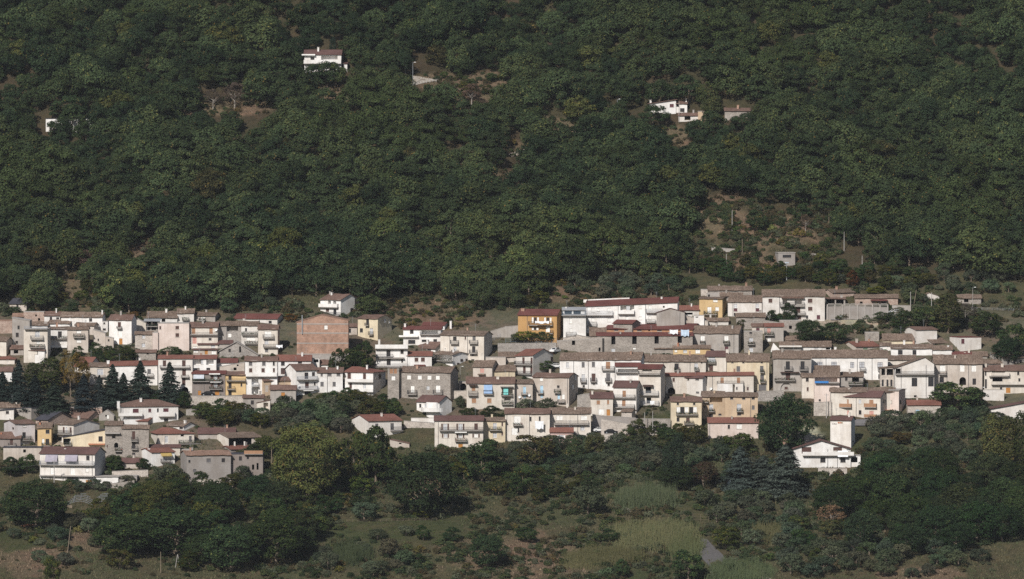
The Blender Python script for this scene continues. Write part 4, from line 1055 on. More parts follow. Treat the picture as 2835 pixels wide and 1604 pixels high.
def masks(U, V):
    wob = 1 + .25 * np.sin(U * .045 + V * .06) + .2 * np.sin(U * .11 - V * .13)
    def m(L):
        o = np.zeros(U.shape)
        for e in L:
            o = np.maximum(o, np.clip((1.25 - inell(U, V, e) * wob) / .5, 0, 1))
        return o
    return m(DRY), m(GREEN), m(PAVE)
mD, mG, mP = masks(UU, VV)
sEll = np.zeros(UU.shape)
for e in STREETS: sEll = np.maximum(sEll, np.clip((1.1 - inell(UU, VV, e)) / .3, 0, 1))
vil = np.clip((VV - 830) / 60, 0, 1) * np.clip((1180 - VV) / 80, 0, 1) * .92
vil = np.maximum(vil, sEll * .85)
C = np.empty(XX.shape + (3,))
base = np.array([.068, .063, .041]); dry = np.array([.125, .092, .070]); grn = np.array([.056, .058, .034]); pav = np.array([.30, .265, .235]); street = np.array([.115, .098, .082])
C[:] = base
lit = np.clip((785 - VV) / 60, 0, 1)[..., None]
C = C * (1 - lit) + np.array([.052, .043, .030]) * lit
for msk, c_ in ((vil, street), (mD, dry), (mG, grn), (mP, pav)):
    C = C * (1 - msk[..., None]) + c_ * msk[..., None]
ny, nx = XX.shape
V = np.stack([XX, YY, ZZ], -1).reshape(-1, 3)
idx = np.arange(ny * nx).reshape(ny, nx)
Q = np.stack([idx[:-1, :-1], idx[:-1, 1:], idx[1:, 1:], idx[1:, :-1]], -1).reshape(-1, 4).astype(np.int32)
m, nt, out = newmat('earth')
at = N(nt, 'ShaderNodeAttribute', attribute_name='Col')
tc = N(nt, 'ShaderNodeTexCoord')
n1 = noise(nt, tc.outputs['Object'], .35, 6, .7); n2 = noise(nt, tc.outputs['Object'], 2.2, 5, .75); n3 = noise(nt, tc.outputs['Object'], .09, 4, .6)
r1 = ramp(nt, n1, [(.3, (.62, .68, .6)), (.5, (1, 1, 1)), (.7, (1.28, 1.16, 1.02))])
r2 = ramp(nt, n2, [(.3, (.6, .62, .6)), (.7, (1.3, 1.27, 1.2))])
r3 = ramp(nt, n3, [(.4, (.9, 1.0, .88)), (.6, (1.08, 1.0, .98))])
col = mixc(nt, 1, at.outputs['Color'], r1, 'MULTIPLY'); col = mixc(nt, 1, col, r2, 'MULTIPLY'); col = mixc(nt, 1, col, r3, 'MULTIPLY')
bsdf(nt, out, col, 1.0, .05, n2, .8, .25)
me = bpy.data.meshes.new('ground')
me.vertices.add(len(V)); me.vertices.foreach_set('co', V.astype(np.float32).ravel())
me.loops.add(Q.size); me.loops.foreach_set('vertex_index', Q.ravel())
me.polygons.add(len(Q)); me.polygons.foreach_set('loop_start', np.arange(0, Q.size, 4, dtype=np.int32)); me.polygons.foreach_set('loop_total', np.full(len(Q), 4, np.int32))
at_ = me.color_attributes.new('Col', 'FLOAT_COLOR', 'POINT')
cc = np.ones((len(V), 4), np.float32); cc[:, :3] = C.reshape(-1, 3); at_.data.foreach_set('color', cc.ravel())
me.materials.append(MATS['earth']); me.update(calc_edges=True)
me.polygons.foreach_set('use_smooth', np.ones(len(Q), bool))
o = bpy.data.objects.new('ground', me); COL.objects.link(o); tag(o, kind='structure')

def strip(name, pts, mat, lift=.12):
    """a road ribbon on the ground; pts are (left pixel, right pixel) pairs"""
    mb = MB(); rows = []
    for a, b in pts:
        p, q = G(*a), G(*b)
        rows.append([p.lerp(q, t) for t in (0, .33, .67, 1)])
    n = []
    for r0, r1 in zip(rows[:-1], rows[1:]):
        for t in (0, .25, .5, .75):
            n.append([a.lerp(b, t) for a, b in zip(r0, r1)])
    n.append(rows[-1])
    for r in n:
        for p in r: p.z = float(height(p.x, p.y)) + lift
    for r0, r1 in zip(n[:-1], n[1:]):
        for j in range(3):
            mb.poly([r0[j], r0[j + 1], r1[j + 1], r1[j]])
    return tag(mb.build(name, mat), kind='structure')
strip('road', [((1935, 1492), (1958, 1494)), ((1938, 1512), (1978, 1516)), ((1940, 1545), (2006, 1543)), ((1985, 1600), (2070, 1595))], 'asphalt')
strip('road', [((2090, 1590), (2110, 1604)), ((2120, 1592), (2135, 1604))], 'track')
strip('road', [((1142, 211), (1146, 238)), ((1160, 213), (1162, 234)), ((1195, 219), (1196, 226)), ((1214, 220), (1215, 224))], 'track')
strip('road', [((1408, 428), (1416, 436)), ((1440, 416), (1444, 428)), ((1466, 408), (1470, 416))], 'track')
strip('road', [((1572, 371), (1574, 377)), ((1600, 365), (1602, 371)), ((1622, 359), (1624, 364))], 'track')
strip('path', [((1715, 1398), (1720, 1404)), ((1735, 1406), (1738, 1414)), ((1752, 1416), (1756, 1426))], 'track')
strip('street', [((530, 1098), (530, 1104)), ((640, 1096), (640, 1104)), ((680, 1094), (680, 1102))], 'asphalt')
strip('street', [((1640, 1186), (1640, 1200)), ((1720, 1188), (1720, 1202)), ((1770, 1192), (1770, 1204))], 'asphalt')
strip('street', [((2300, 876), (2300, 888)), ((2400, 872), (2400, 884)), ((2500, 868), (2500, 876))], 'asphalt')

# ------------------------------------------------------------------ walls, railings
def wall(label, pts, base, mat, cat='retaining wall', name='retaining_wall', th=.5, cap=True):
    """a wall seen in elevation: pts = top outline pixels, base = pixel row of its foot"""
    um = (pts[0][0] + pts[-1][0]) / 2
    p = G(um, base); y = p.y; mb = MB()
    P = [(X_at(u, y, v), Z_at(v, y)) for u, v in pts]
    o = (P[0][0], y, p.z)
    zb = -2.5
    for (xa, za), (xb, zb_) in zip(P[:-1], P[1:]):
        a, b = xa - o[0], xb - o[0]; A, B = za - o[2], zb_ - o[2]
        mb.poly([(a, 0, zb), (b, 0, zb), (b, 0, B), (a, 0, A)]); mb.poly([(a, th, zb), (b, th, zb), (b, th, B), (a, th, A)])
        mb.poly([(a, 0, A), (b, 0, B), (b, th, B), (a, th, A)])
        if cap:
            for d0, d1, e0, e1 in ((-.06, th + .06, .003, .12),):
                mb.poly([(a, d0, A + e1), (b, d0, B + e1), (b, d1, B + e1), (a, d1, A + e1)], 1)
                mb.poly([(a, d0, A + e0), (b, d0, B + e0), (b, d0, B + e1), (a, d0, A + e1)], 1)
                mb.poly([(a, d0, A + e0), (b, d0, B + e0), (b, d1, B + e0), (a, d1, A + e0)], 1)
    for x, z in (P[0], P[-1]):
        a, A = x - o[0], z - o[2]
        mb.poly([(a, 0, zb), (a, th, zb), (a, th, A), (a, 0, A)])
    ob = mb.build(name, [mat, 'concrete'], loc=o)
    return tag(ob, label, cat)
wall('stone road wall below the yellow house', [(527, 1097), (660, 1097), (700, 1100)], 1122, 'palestone')
wall('low broken stone terrace wall under the road wall', [(515, 1135), (560, 1131), (640, 1134)], 1150, 'greystone')
wall('plain grey concrete wall beside the two parked cars', [(1640, 1148), (1665, 1152), (1720, 1155), (1760, 1158)], 1186, 'cement')
wall('sloping pale ramp wall above the two parked cars', [(1664, 1160), (1720, 1170), (1780, 1182), (1836, 1202)], 1204, 'palestone')
wall('rough stone wall behind the concrete lamp poles', [(1750, 1160), (1856, 1161)], 1190, 'stone')
wall('grey garden wall with pilasters on the upper right road', [(2288, 850), (2360, 848), (2460, 852)], 885, 'cement')
gw = next(o for o in COL.objects if o.get('label', '').startswith('grey garden wall'))
L_ = max(v.co.x for v in gw.data.vertices); zt_ = max(v.co.z for v in gw.data.vertices)
for i in range(9):
    x = .3 + (L_ - .6) * i / 8; mb = MB(); mb.box(x - .2, x + .2, -.16, -.07, -2.4, zt_ + .45); mb.build('pilaster', 'concrete', gw)
    if i < 8:
        mb = MB()
        for q in range(9):
            xx = x + .3 + ((L_ - .6) / 8 - .6) * q / 8; mb.box(xx - .05, xx + .05, .1, .2, zt_ + .02, zt_ + .62)
        mb.box(x + .2, x + (L_ - .6) / 8 - .2, .08, .22, zt_ + .625, zt_ + .72); mb.build('balustrade', 'concrete', gw)
wall('long low grey wall under the stone barn, upper right', [(2470, 846), (2522, 847)], 864, 'greyplaster')
wall('grey roadside wall with a step, far right of the top row', [(2455, 868), (2508, 868)], 880, 'cement')
wall('grey sheet wall beside the blue ramp railing, centre', [(1358, 918), (1400, 905), (1436, 902)], 935, 'greyplaster')
wall('broad grey wall below the blue railing, centre', [(1378, 952), (1540, 950)], 975, 'greystone')
wall('white garden wall with a balustrade below the curved villa', [(1138, 1158), (1202, 1158)], 1172, 'offwhite')
wall('pale stone wall under the white garden balustrade', [(1118, 1166), (1204, 1172)], 1185, 'palestone')
wall('pale stone wall beside the passage archway', [(1248, 1083), (1292, 1083)], 1106, 'palestone')
wall('stone wall under the archway niche house, behind the dark tree', [(2095, 1085), (2170, 1082)], 1112, 'greystone')
wall('high pale wall of the pink wall house terrace', [(2253, 1116), (2302, 1113)], 1152, 'palestone')
wall('stair passage wall between the blue-shuttered and the large white house', [(1598, 1096), (1616, 1092), (1636, 1090)], 1128, 'greystone')
wall('grey concrete wall below the modern cream house', [(2722, 1080), (2780, 1080)], 1110, 'offwhite')
wall('rough stone bank under the awning house, lower left', [(250, 1342), (330, 1337), (372, 1330)], 1352, 'stone', cap=False)
wall('low stone terrace wall behind the white annexe, lower left', [(310, 1306), (410, 1302)], 1320, 'palestone')
wall('broken stone wall on the terrace above the round tree', [(2060, 893), (2120, 888), (2170, 896)], 912, 'stone')
wall('pale stone footing wall beneath the large unfinished house', [(520, 1326), (640, 1328)], 1342, 'palestone')
wall('white rubble wall under the white chalet', [(2265, 1296), (2345, 1298)], 1318, 'palestone')
wall('rough white terrace wall under the two parked cars', [(1672, 1202), (1712, 1202)], 1226, 'palestone')
wall('pale retaining strip in the scrub right of the small cabin', [(2230, 702), (2276, 705)], 709, 'concrete', th=.4)
wall('thin pale retaining strip in the scrub left of the small cabin', [(1970, 685), (2078, 694)], 698, 'concrete', th=.4)

def fence(label, a, b, hgt, mat, name='railing', cat='railing'):
    p, q = G(*a), G(*b); n = max(2, int((q - p).length / 1.6)); mb = MB(); L = q - p
    for i in range(n + 1):
        c = L * (i / n); z = float(height(p.x + c.x, p.y + c.y)) - p.z
        mb.tube((c.x, c.y, z - .4), (c.x, c.y, z + hgt), .035, n=5)
        if i < n:
            c2 = L * ((i + 1) / n); z2 = float(height(p.x + c2.x, p.y + c2.y)) - p.z
            for k in (.3, .65, 1.0):
                mb.tube((c.x, c.y, z + hgt * k), (c2.x, c2.y, z2 + hgt * k), .025, n=4)
    return tag(mb.build(name, mat, loc=p), label, cat)
fence('blue iron railing in front of the orange house', (1400, 950), (1542, 950), 1.5, 'blueiron')
fence('blue-grey railing climbing left of the orange house', (1358, 948), (1420, 920), 1.1, 'lightiron')
fence('grey guard rail on the road above the right-hand wood', (2690, 858), (2835, 862), .8, 'galvanised')
fence('pale guard rail beside the road bend high in the wood', (1128, 241), (1216, 224), .8, 'lampwhite', 'guard_rail', 'guard rail')
fence('row of short wooden posts along the top of the green field', (960, 1446), (1210, 1442), .8, 'woodpole', 'post_fence', 'fence')
fence('dark net fence beside the pale blue tank, lower right', (1965, 1352), (2012, 1350), 2.2, 'iron', 'net_fence', 'fence')
fence('row of pale bean canes in the lower right garden', (1918, 1444), (1962, 1446), 2.2, 'woodpole', 'cane_row', 'canes')

# ------------------------------------------------------------------ poles and lamps
def pole(label, u, top, bot, kind='pole', lean=0.0, mat='concretepole'):
    p = G(u, bot); hh = Z_at(top, p.y) - p.z; mb = MB()
    lamp = kind == 'lamp'
    root = empty('street_lamp' if lamp else 'utility_pole', p)
    tag(root, label, 'street lamp' if lamp else 'pole', 'street lamps' if lamp else 'utility poles')
    r = .09 if lamp else .14
    mb.tube((0, 0, -.8), (lean, 0, hh), r, r * .65, 7)
    mb.build('pole', mat, root)
    if lamp:
        ab = MB(); ab.tube((lean, 0, hh - .05), (lean + .55, -.25, hh + .12), .04); ab.build('arm', 'galvanised', root)
        hb = MB(); hb.box(lean + .45, lean + 1.0, -.42, -.12, hh + .08, hh + .24); hb.build('lamp_head', 'lampwhite', root)
    elif kind == 'flood':
        hb = MB()
        for i in (-1, 0, 1):
            hb.box(i * .42 - .13, i * .42 + .13, -.3, -.1, hh - .1, hh + .16)
        hb.build('floodlight', 'cloth_blue', root)
        ab = MB(); ab.box(-.6, .6, -.08, .04, hh + .17, hh + .22); ab.build('crossbar', 'galvanised', root)
    elif kind == 'cross':
        ab = MB(); ab.box(-.6, .6, -.05, .05, hh - .5, hh - .4); ab.build('crossarm', 'galvanised', root)
        for i in (-.5, 0, .5):
            ib = MB(); ib.tube((i, 0, hh - .4), (i, 0, hh - .18), .05); ib.build('insulator', 'terracotta', root)
    return root
pole('pale concrete pole rising from the brown clearing, upper centre', 1397, 232, 282)
pole('thin street lamp left of the pair by the upper road', 1123, 166, 204, 'lamp', mat='galvanised')
pole('taller street lamp right of the pair by the upper road', 1143, 174, 236, 'lamp', mat='galvanised')
pole('street lamp with a white head left of the high white house', 1709, 276, 322, 'lamp', mat='galvanised')
pole('short street lamp above the pale road bend in mid-wood', 1478, 374, 398, 'lamp', mat='galvanised')
pole('street lamp standing behind the high white house', 1851, 254, 292, 'lamp', mat='galvanised')
pole('grey pole on the reddish bank below the tan hut', 1909, 334, 374)
pole('pole standing before the white porch wing in the wood', 1880, 282, 338)
pole('pole in front of the tan stone hut', 1944, 290, 330, mat='woodpole')
pole('tall pole on the brown scrub left of the small cabin, uppermost', 2027, 582, 644)
pole('short pole by the pale strip left of the small cabin', 2055, 661, 703, mat='woodpole')
pole('low pole at the edge of the dark trees left of the cabin', 2011, 703, 752)
pole('floodlight pole in front of the small cabin', 2178, 728, 776, 'flood', mat='galvanised')
pole('far thin pole at the top of the scrub slope', 2256, 520, 558, mat='woodpole')
pole('wooden pole beside a pale boulder on the scrub slope', 2295, 588, 622, mat='woodpole')
pole('thin pole in the bushes right of the small cabin', 2337, 642, 694)
pole('small pole at the right end of the scrub strip', 2387, 708, 732)
pole('mid-slope pole above the scrub, far upper right', 2218, 462, 500, mat='woodpole')
pole('upright pole right of the long low stone barn', 2521, 808, 862)
pole('leaning wooden pole right of the long low stone barn', 2529, 846 - 44, 852, lean=-0, mat='woodpole').rotation_euler = (0, rad(9), 0)
pole('thin pole in front of the white gable hut', 2579, 810, 858)
pole('tall pole with a lamp at the far right of the top row', 2693, 797, 864, 'lamp', mat='concretepole')
pole('concrete pole in front of the awning house, lower left', 150, 1274, 1350, 'cross')
pole('wooden pole beside the big yellow-green tree', 752, 1225, 1296, mat='woodpole')
pole('tall pale concrete pole by the stone wall, lower centre', 1807, 1139, 1210)
pole('thinner pole left of the tall pale concrete one', 1785, 1142, 1198)
pole('concrete pole in front of the leafy tree, lower right', 2717, 1074, 1134, 'lamp', mat='concretepole')
pole('leaning wooden pole in the lower left garden', 187, 1456, 1530, mat='woodpole').rotation_euler = (0, rad(7), 0)
pole('dark wooden pole among the lower left trees', 445, 1528, 1588, mat='woodpole')
pole('pole in front of the pink wall house', 2288, 1090, 1158, 'cross')
pole('pale pole with a bracket beside the bare stone house', 1274, 1016, 1086, 'lamp', mat='concretepole')
pole('white post beside the chalet chimney', 2126, 1208, 1230)
pole('thin lamp behind the white villa, lower left', 460, 1098, 1122, 'lamp', mat='galvanised')
# twin-legged pole
p = G(491, 1572); hh = Z_at(1535, p.y) - p.z; mb = MB()
mb.tube((-.6, 0, -.4), (.05, 0, hh), .11, .08); mb.tube((.75, 0, -.4), (.1, 0, hh), .11, .08); mb.tube((-.3, 0, hh * .45), (.45, 0, hh * .45), .06)
tag(mb.build('utility_pole', 'concretepole', loc=p), 'two-legged concrete pole among the lower left trees', 'pole', 'utility poles')

# overhead cables
def cable(label, a, b, sag=.8):
    (ua, va, da), (ub, vb, db) = a, b
    p, q = G(ua, da), G(ub, db)
    p = Vector((p.x, p.y, Z_at(va, p.y))); q = Vector((q.x, q.y, Z_at(vb, q.y))); mb = MB(); n = 10
    P = [p.lerp(q, i / n) - Vector((0, 0, sag * 4 * (i / n) * (1 - i / n))) for i in range(n + 1)]
    for s_, e_ in zip(P[:-1], P[1:]):
        mb.tube(s_ - p, e_ - p, .025, n=3)
    tag(mb.build('overhead_cable', 'iron', loc=p), label, 'cable', 'overhead cables')
cable('overhead cable running left from the leafy-tree pole', (2717, 1076, 1134), (2500, 1096, 1140))
cable('overhead cable running left from the awning-house pole', (150, 1278, 1350), (-20, 1292, 1350))
cable('overhead cable between the two scrub-slope poles', (2027, 584, 644), (2055, 663, 703), .4)
cable('overhead cable joining the high lamp and the white house', (1709, 282, 322), (1800, 296, 316), .5)

# ------------------------------------------------------------------ cars
def car(label, u, v, paint, rz=0.0, cat='car'):
    p = G(u, v); root = empty('parked_car', (p.x, p.y, p.z + .12), rz)
    tag(root, label, cat, 'cars parked in the village')
    mb = MB(); L, Wd = 4.1, 1.7
    prof = [(-2.05, .3), (-2.05, .72), (-1.9, .86), (-1.2, .95), (-.55, 1.42), (.75, 1.45), (1.55, .98), (1.98, .88), (2.05, .6), (2.05, .3)]
    for y in (-Wd / 2, Wd / 2):
        mb.poly([(x, y, z) for x, z in prof])
    for (xa, za), (xb, zb) in zip(prof, prof[1:] + prof[:1]):
        mb.poly([(xa, -Wd / 2, za), (xb, -Wd / 2, zb), (xb, Wd / 2, zb), (xa, Wd / 2, za)])
    mb.build('body', paint, root)
    for y in (-Wd / 2 - .006, Wd / 2 + .006):
        wb = MB(); wb.poly([(-1.05, y, .98), (-.5, y, 1.36), (.08, y, 1.38), (.08, y, .98)]); wb.poly([(.16, y, .98), (.16, y, 1.38), (.72, y, 1.38), (1.35, y, .98)])
        wb.build('side_window', 'glass', root)
    for nm, a, b in (('windscreen', (-1.14, .985), (-.58, 1.40)), ('rear_window', (1.46, 1.03), (.80, 1.43))):
        wb = MB(); dx = -.012 if nm == 'windscreen' else .012
        wb.poly([(a[0] + dx, -.7, a[1] + .012), (a[0] + dx, .7, a[1] + .012), (b[0] + dx, .62, b[1] + .012), (b[0] + dx, -.62, b[1] + .012)]); wb.build(nm, 'glass', root)
    for x in (-1.28, 1.28):
        for y in (-.8, .8):
            wb = MB(); wb.tube((x, y - .1, .3), (x, y + .1, .3), .31, n=14); wh = wb.build('wheel', 'tyre', root)
            hb = MB(); s_ = -1 if y < 0 else 1
            hb.tube((x, y + s_ * .101, .3), (x, y + s_ * .125, .3), .2, n=10); hb.build('rim', 'carsilver', wh)
    for y in (-.6, .6):
        hb = MB(); hb.box(-2.08, -2.05, y - .17, y + .17, .6, .76); hb.build('headlight', 'lampwhite', root)
car('black car parked beside a white one below the ramp wall', 1691, 1202, 'carblack', math.pi)
car('white car half behind the black one below the ramp wall', 1660, 1197, 'carwhite', math.pi + .25)
car('dark car parked at the foot of the grey awning house', 575, 1097, 'carblack', .1)
car('dark car beside the black archway near the conifers', 507, 1100, 'carblack', -.4)
car('silver car parked under the grey garden wall', 2342, 882, 'carsilver', .1)
car('white car at the right end of the grey garden wall road', 2478, 870, 'carwhite', .5)
car('white car behind the vine tree, centre', 1537, 1020, 'carwhite', .2)
car('white car beside the red-shuttered house gable', 1537, 977, 'carwhite', 1.0)

# ------------------------------------------------------------------ laundry and small things
def sheet(label, u0, u1, v0, v1, vb, mat, skew=0.0, off=1.3):
    um = (u0 + u1) / 2
    p = G(um, vb); y = p.y - off; mb = MB(); n = 8
    x0, x1, za, zb = X_at(u0, y), X_at(u1, y), Z_at(v1, y), Z_at(v0, y)
    top, bot = [], []
    for i in range(n + 1):
        t = i / n; w = .07 * math.sin(i * 2.1)
        top.append(((x1 - x0) * t, w * .3, zb - za - .12 * math.sin(math.pi * t)))
        bot.append(((x1 - x0) * (t * .94 + .03) + skew, w, .18 * math.sin(i * 1.3) + (.5 * t if skew else 0)))
    for i in range(n):
        for d_ in (0, .02):
            mb.poly([(a[0], a[1] + d_, a[2]) for a in (bot[i], bot[i + 1], top[i + 1], top[i])])
    tag(mb.build('hanging_sheet', mat, loc=(x0, y, za)), label, 'laundry', 'washing hung out to dry')
sheet('large pale-blue sheet hung between the brick piers', 1885, 1908, 913, 931, 978, 'cloth_blue')
sheet('white washing hung left of the pale-blue sheet', 1854, 1877, 913, 925, 978, 'cloth_white')
sheet('large white sheet hung on the cream brown-roofed house', 1481, 1505, 1166, 1188, 1222, 'cloth_white')
sheet('white towel on the wide-balcony house', 1800, 1812, 1110, 1120, 1127, 'cloth_white')
sheet('washing line beside the left hanging-laundry balcony', 764, 782, 955, 963, 982, 'cloth_white')
sheet('white and blue washing on the orange house balcony', 1481, 1520, 889, 896, 950, 'cloth_white', off=1.5)

# greenhouse hoops
p = G(245, 1408); root = empty('greenhouse_frame', p)
tag(root, 'bare twin-bay metal greenhouse hoops in the lower left garden', 'greenhouse')
s = KPX * (p.y - CAMY)
for bay, (ua, ub) in enumerate(((185, 255), (255, 322))):
    for r_ in range(6):
        mb = MB(); x0, x1 = (ua - 245) * s, (ub - 245) * s; yy = r_ * 2.0; hz = r_ * .32
        P = [(x0 + (x1 - x0) * i / 12, yy, 1.0 + hz + 1.15 * math.sin(math.pi * i / 12)) for i in range(13)]
        for a, b in zip(P[:-1], P[1:]): mb.tube(a, b, .05, n=4)
        mb.tube((x0, yy, hz - .4), P[0], .05, n=4); mb.tube((x1, yy, hz - .4), P[-1], .05, n=4)
        mb.build('hoop', 'lightiron', root)
    mb = MB()
    for i in (0, 3, 6, 9, 12):
        x = x0 + (x1 - x0) * i / 12; z = 1.0 + 1.15 * math.sin(math.pi * i / 12)
        mb.tube((x, 0, z), (x, 10, z + 1.6), .04, n=4)
    mb.build('purlin', 'lightiron', root)
mb = MB(); mb.box((187 - 245) * s, (200 - 245) * s, -.3, -.2, -.5, .95); mb.build('end_panel', 'woodpole', root)

# tower emblems and sign plate, stuck on the tower front
T = next(H for H in HS if H['name'] == 'electricity_tower')
fx = lambda u: (X_at(cxj(u), T['y']) - T['root'].location.x) / math.cos(T['th'])
cxj = lambda u: 2235 + u / 4.045
fz = lambda v: Z_at(960 + v / 4.045, T['y']) - T['zb']
mb = MB()
for u in (293, 310, 327):
    mb.poly([(fx(u - 7.5), -.03, fz(874)), (fx(u + 7.5), -.03, fz(874)), (fx(u), -.03, fz(857))])
mb.build('emblem', 'signdark', T['root'])
mb = MB(); mb.box(fx(345), fx(402), -.05, -.005, fz(864), fz(845)); sg = mb.build('sign_plate', 'signcream', T['root'])
for a, b, mt in ((349, 360, 'signred'), (365, 371, 'signred'), (375, 384, 'signred'), (388, 398, 'darkwood')):
    mb = MB(); mb.box(fx(a), fx(b), -.075, -.052, fz(861), fz(848)); mb.build('sign_mark', mt, sg)

# concrete bands and the flue of the brick gable
Bk = next(H for H in HS if 'windowless red-brick' in H['label'])
for v in (570, 692, 828, 975):
    mb = MB(); zz = Z_at(780 + v / 4.854, Bk['y']) - Bk['zb']
    mb.box(-.02, Bk['W'] + .02, -.05, -.004, zz - .16, zz + .16); mb.build('floor_band', 'concrete', Bk['root'])
zz = Z_at(780 + 978 / 4.854, Bk['y']) - Bk['zb']
mb = MB(); mb.box(.02, Bk['W'] - .02, -.04, -.003, -2.5, zz - .17); mb.build('plinth', 'concrete', Bk['root'])
mb = MB(); xx = X_at(800 + 178 / 4.854, Bk['y']) - Bk['root'].location.x
mb.tube((xx, -.25, Z_at(780 + 705 / 4.854, Bk['y']) - Bk['zb']), (xx, -.25, Z_at(780 + 450 / 4.854, Bk['y']) - Bk['zb']), .16, n=8)
mb.build('flue', 'galvanised', Bk['root'])
Wl = next(H for H in HS if 'highest of the centre' in H['label'])
mb = MB(); ux = lambda u: X_at(1400 + u / 4.854, Wl['y']) - Wl['root'].location.x
uz = lambda v: Z_at(760 + v / 4.854, Wl['y'] + Wl['D'] / 2) - Wl['zb']
a_, b_ = ux(1030), ux(1652)
yc = Wl['D'] / 2 + .25
for y_ in (yc, yc + .3):
    mb.poly([(a_, y_, uz(382)), (b_, y_, uz(352)), (b_, y_, uz(314)), (a_, y_, uz(343))])
mb.poly([(a_, yc, uz(343)), (b_, yc, uz(314)), (b_, yc + .3, uz(314)), (a_, yc + .3, uz(343))])
mb.build('ridge_parapet', 'white', Wl['root'])

# small props
def prop(name, label, cat, u, v, mat, build):
    p = G(u, v); mb = MB(); build(mb); return tag(mb.build(name, mat, loc=p), label, cat)
def tank(mb):
    n = 14
    mb.tube((0, 0, -.3), (0, 0, 2.4), 1.25, 1.25, n); mb.tube((0, 0, 2.4), (0, 0, 2.6), 1.25, .5, n)
prop('water_tank', 'pale blue tank in the garden below the blue spruces', 'tank', 2026, 1352, 'cloth_blue', tank)
def boulder(mb):
    for k in range(5):
        a = k * 1.2
        mb.tube((-.5 + .25 * k, .2 * math.sin(a), -.3), (-.45 + .22 * k, .1, .45 + .2 * math.sin(a * 2)), .45, .22, 7)
prop('boulder', 'pale boulder beside the scrub slope pole', 'boulder', 2304, 602, 'palestone', boulder)
prop('boulder', 'white boulder in the small clearing below the mid-wood road', 'boulder', 1398, 526, 'offwhite', boulder)
def heap(mb):
    for k in range(26):
        x, y_ = random.uniform(-2, 2), random.uniform(-.6, .6); z = max(0, .9 - abs(x) * .4)
        d_ = Vector((random.uniform(-1, 1), random.uniform(-1, 1), random.uniform(-.2, .4))).normalized() * .6
        c_ = Vector((x, y_, random.uniform(0, z)))
        mb.tube(c_ - d_, c_ + d_, .09, n=5)
prop('rust_heap', 'rust-red scrap heap beside the tall pale pole', 'scrap heap', 1824, 1196, 'terracotta', heap)
prop('red_tarp_heap', 'small orange-red heap in the lower left garden', 'heap', 80, 1458, 'terracotta', heap)
def polytunnel(mb):
    n = 8
    for k in range(6):
        x = -3 + k * 1.2
        for i in range(n):
            a, b = math.pi * i / n, math.pi * (i + 1) / n
            if k < 5:
                mb.poly([(x, 1.2 * math.cos(a), 1.9 * math.sin(a)), (x + 1.2, 1.2 * math.cos(a), 1.9 * math.sin(a)), (x + 1.2, 1.2 * math.cos(b), 1.9 * math.sin(b)), (x, 1.2 * math.cos(b), 1.9 * math.sin(b))])
prop('net_shelter', 'grey-green net shelter below the brown balcony house', 'shelter', 2392, 1178, 'greyshutter', polytunnel)

# rounded bay and curved balcony of the white villa
Vc = next(H for H in HS if 'curved balcony' in H['label']); rt = Vc['root']; ct, st = math.cos(Vc['th']), math.sin(Vc['th'])
lx = lambda u: (X_at(1000 + u / 4.854, Vc['y']) - rt.location.x) / ct
lz = lambda v: Z_at(880 + v / 4.854, Vc['y']) - Vc['zb']
def halfring(mb, cx_, r, z0, z1, th=.14, n=14):
    P = [(cx_ - r * math.cos(math.pi * i / n), -r * .8 * math.sin(math.pi * i / n)) for i in range(n + 1)]
    q = (r - th) / r
    for (x0, y0), (x1, y1) in zip(P[:-1], P[1:]):
        i0, i1 = (cx_ + (x0 - cx_) * q, y0 * q), (cx_ + (x1 - cx_) * q, y1 * q)
        mb.poly([(x0, y0, z0), (x1, y1, z0), (x1, y1, z1), (x0, y0, z1)]); mb.poly([(*i0, z0), (*i1, z0), (*i1, z1), (*i0, z1)])
        mb.poly([(x0, y0, z1), (x1, y1, z1), (*i1, z1), (*i0, z1)]); mb.poly([(x0, y0, z0), (x1, y1, z0), (cx_, 0, z0)])
    return P
mb = MB(); c0 = (lx(885) + lx(1040)) / 2; r0 = (lx(1040) - lx(885)) / 2
halfring(mb, c0, r0, lz(1345), lz(1140), th=r0 * .98)
mb.build('bay', 'white', rt)
mb = MB(); halfring(mb, c0, r0 * 1.75, lz(1264), lz(1212)); mb.build('curved_parapet', 'white', rt)
# ------------------------------------------------------------------ vegetation
def unit(v):
    return v / (np.linalg.norm(v, axis=-1, keepdims=True) + 1e-9)

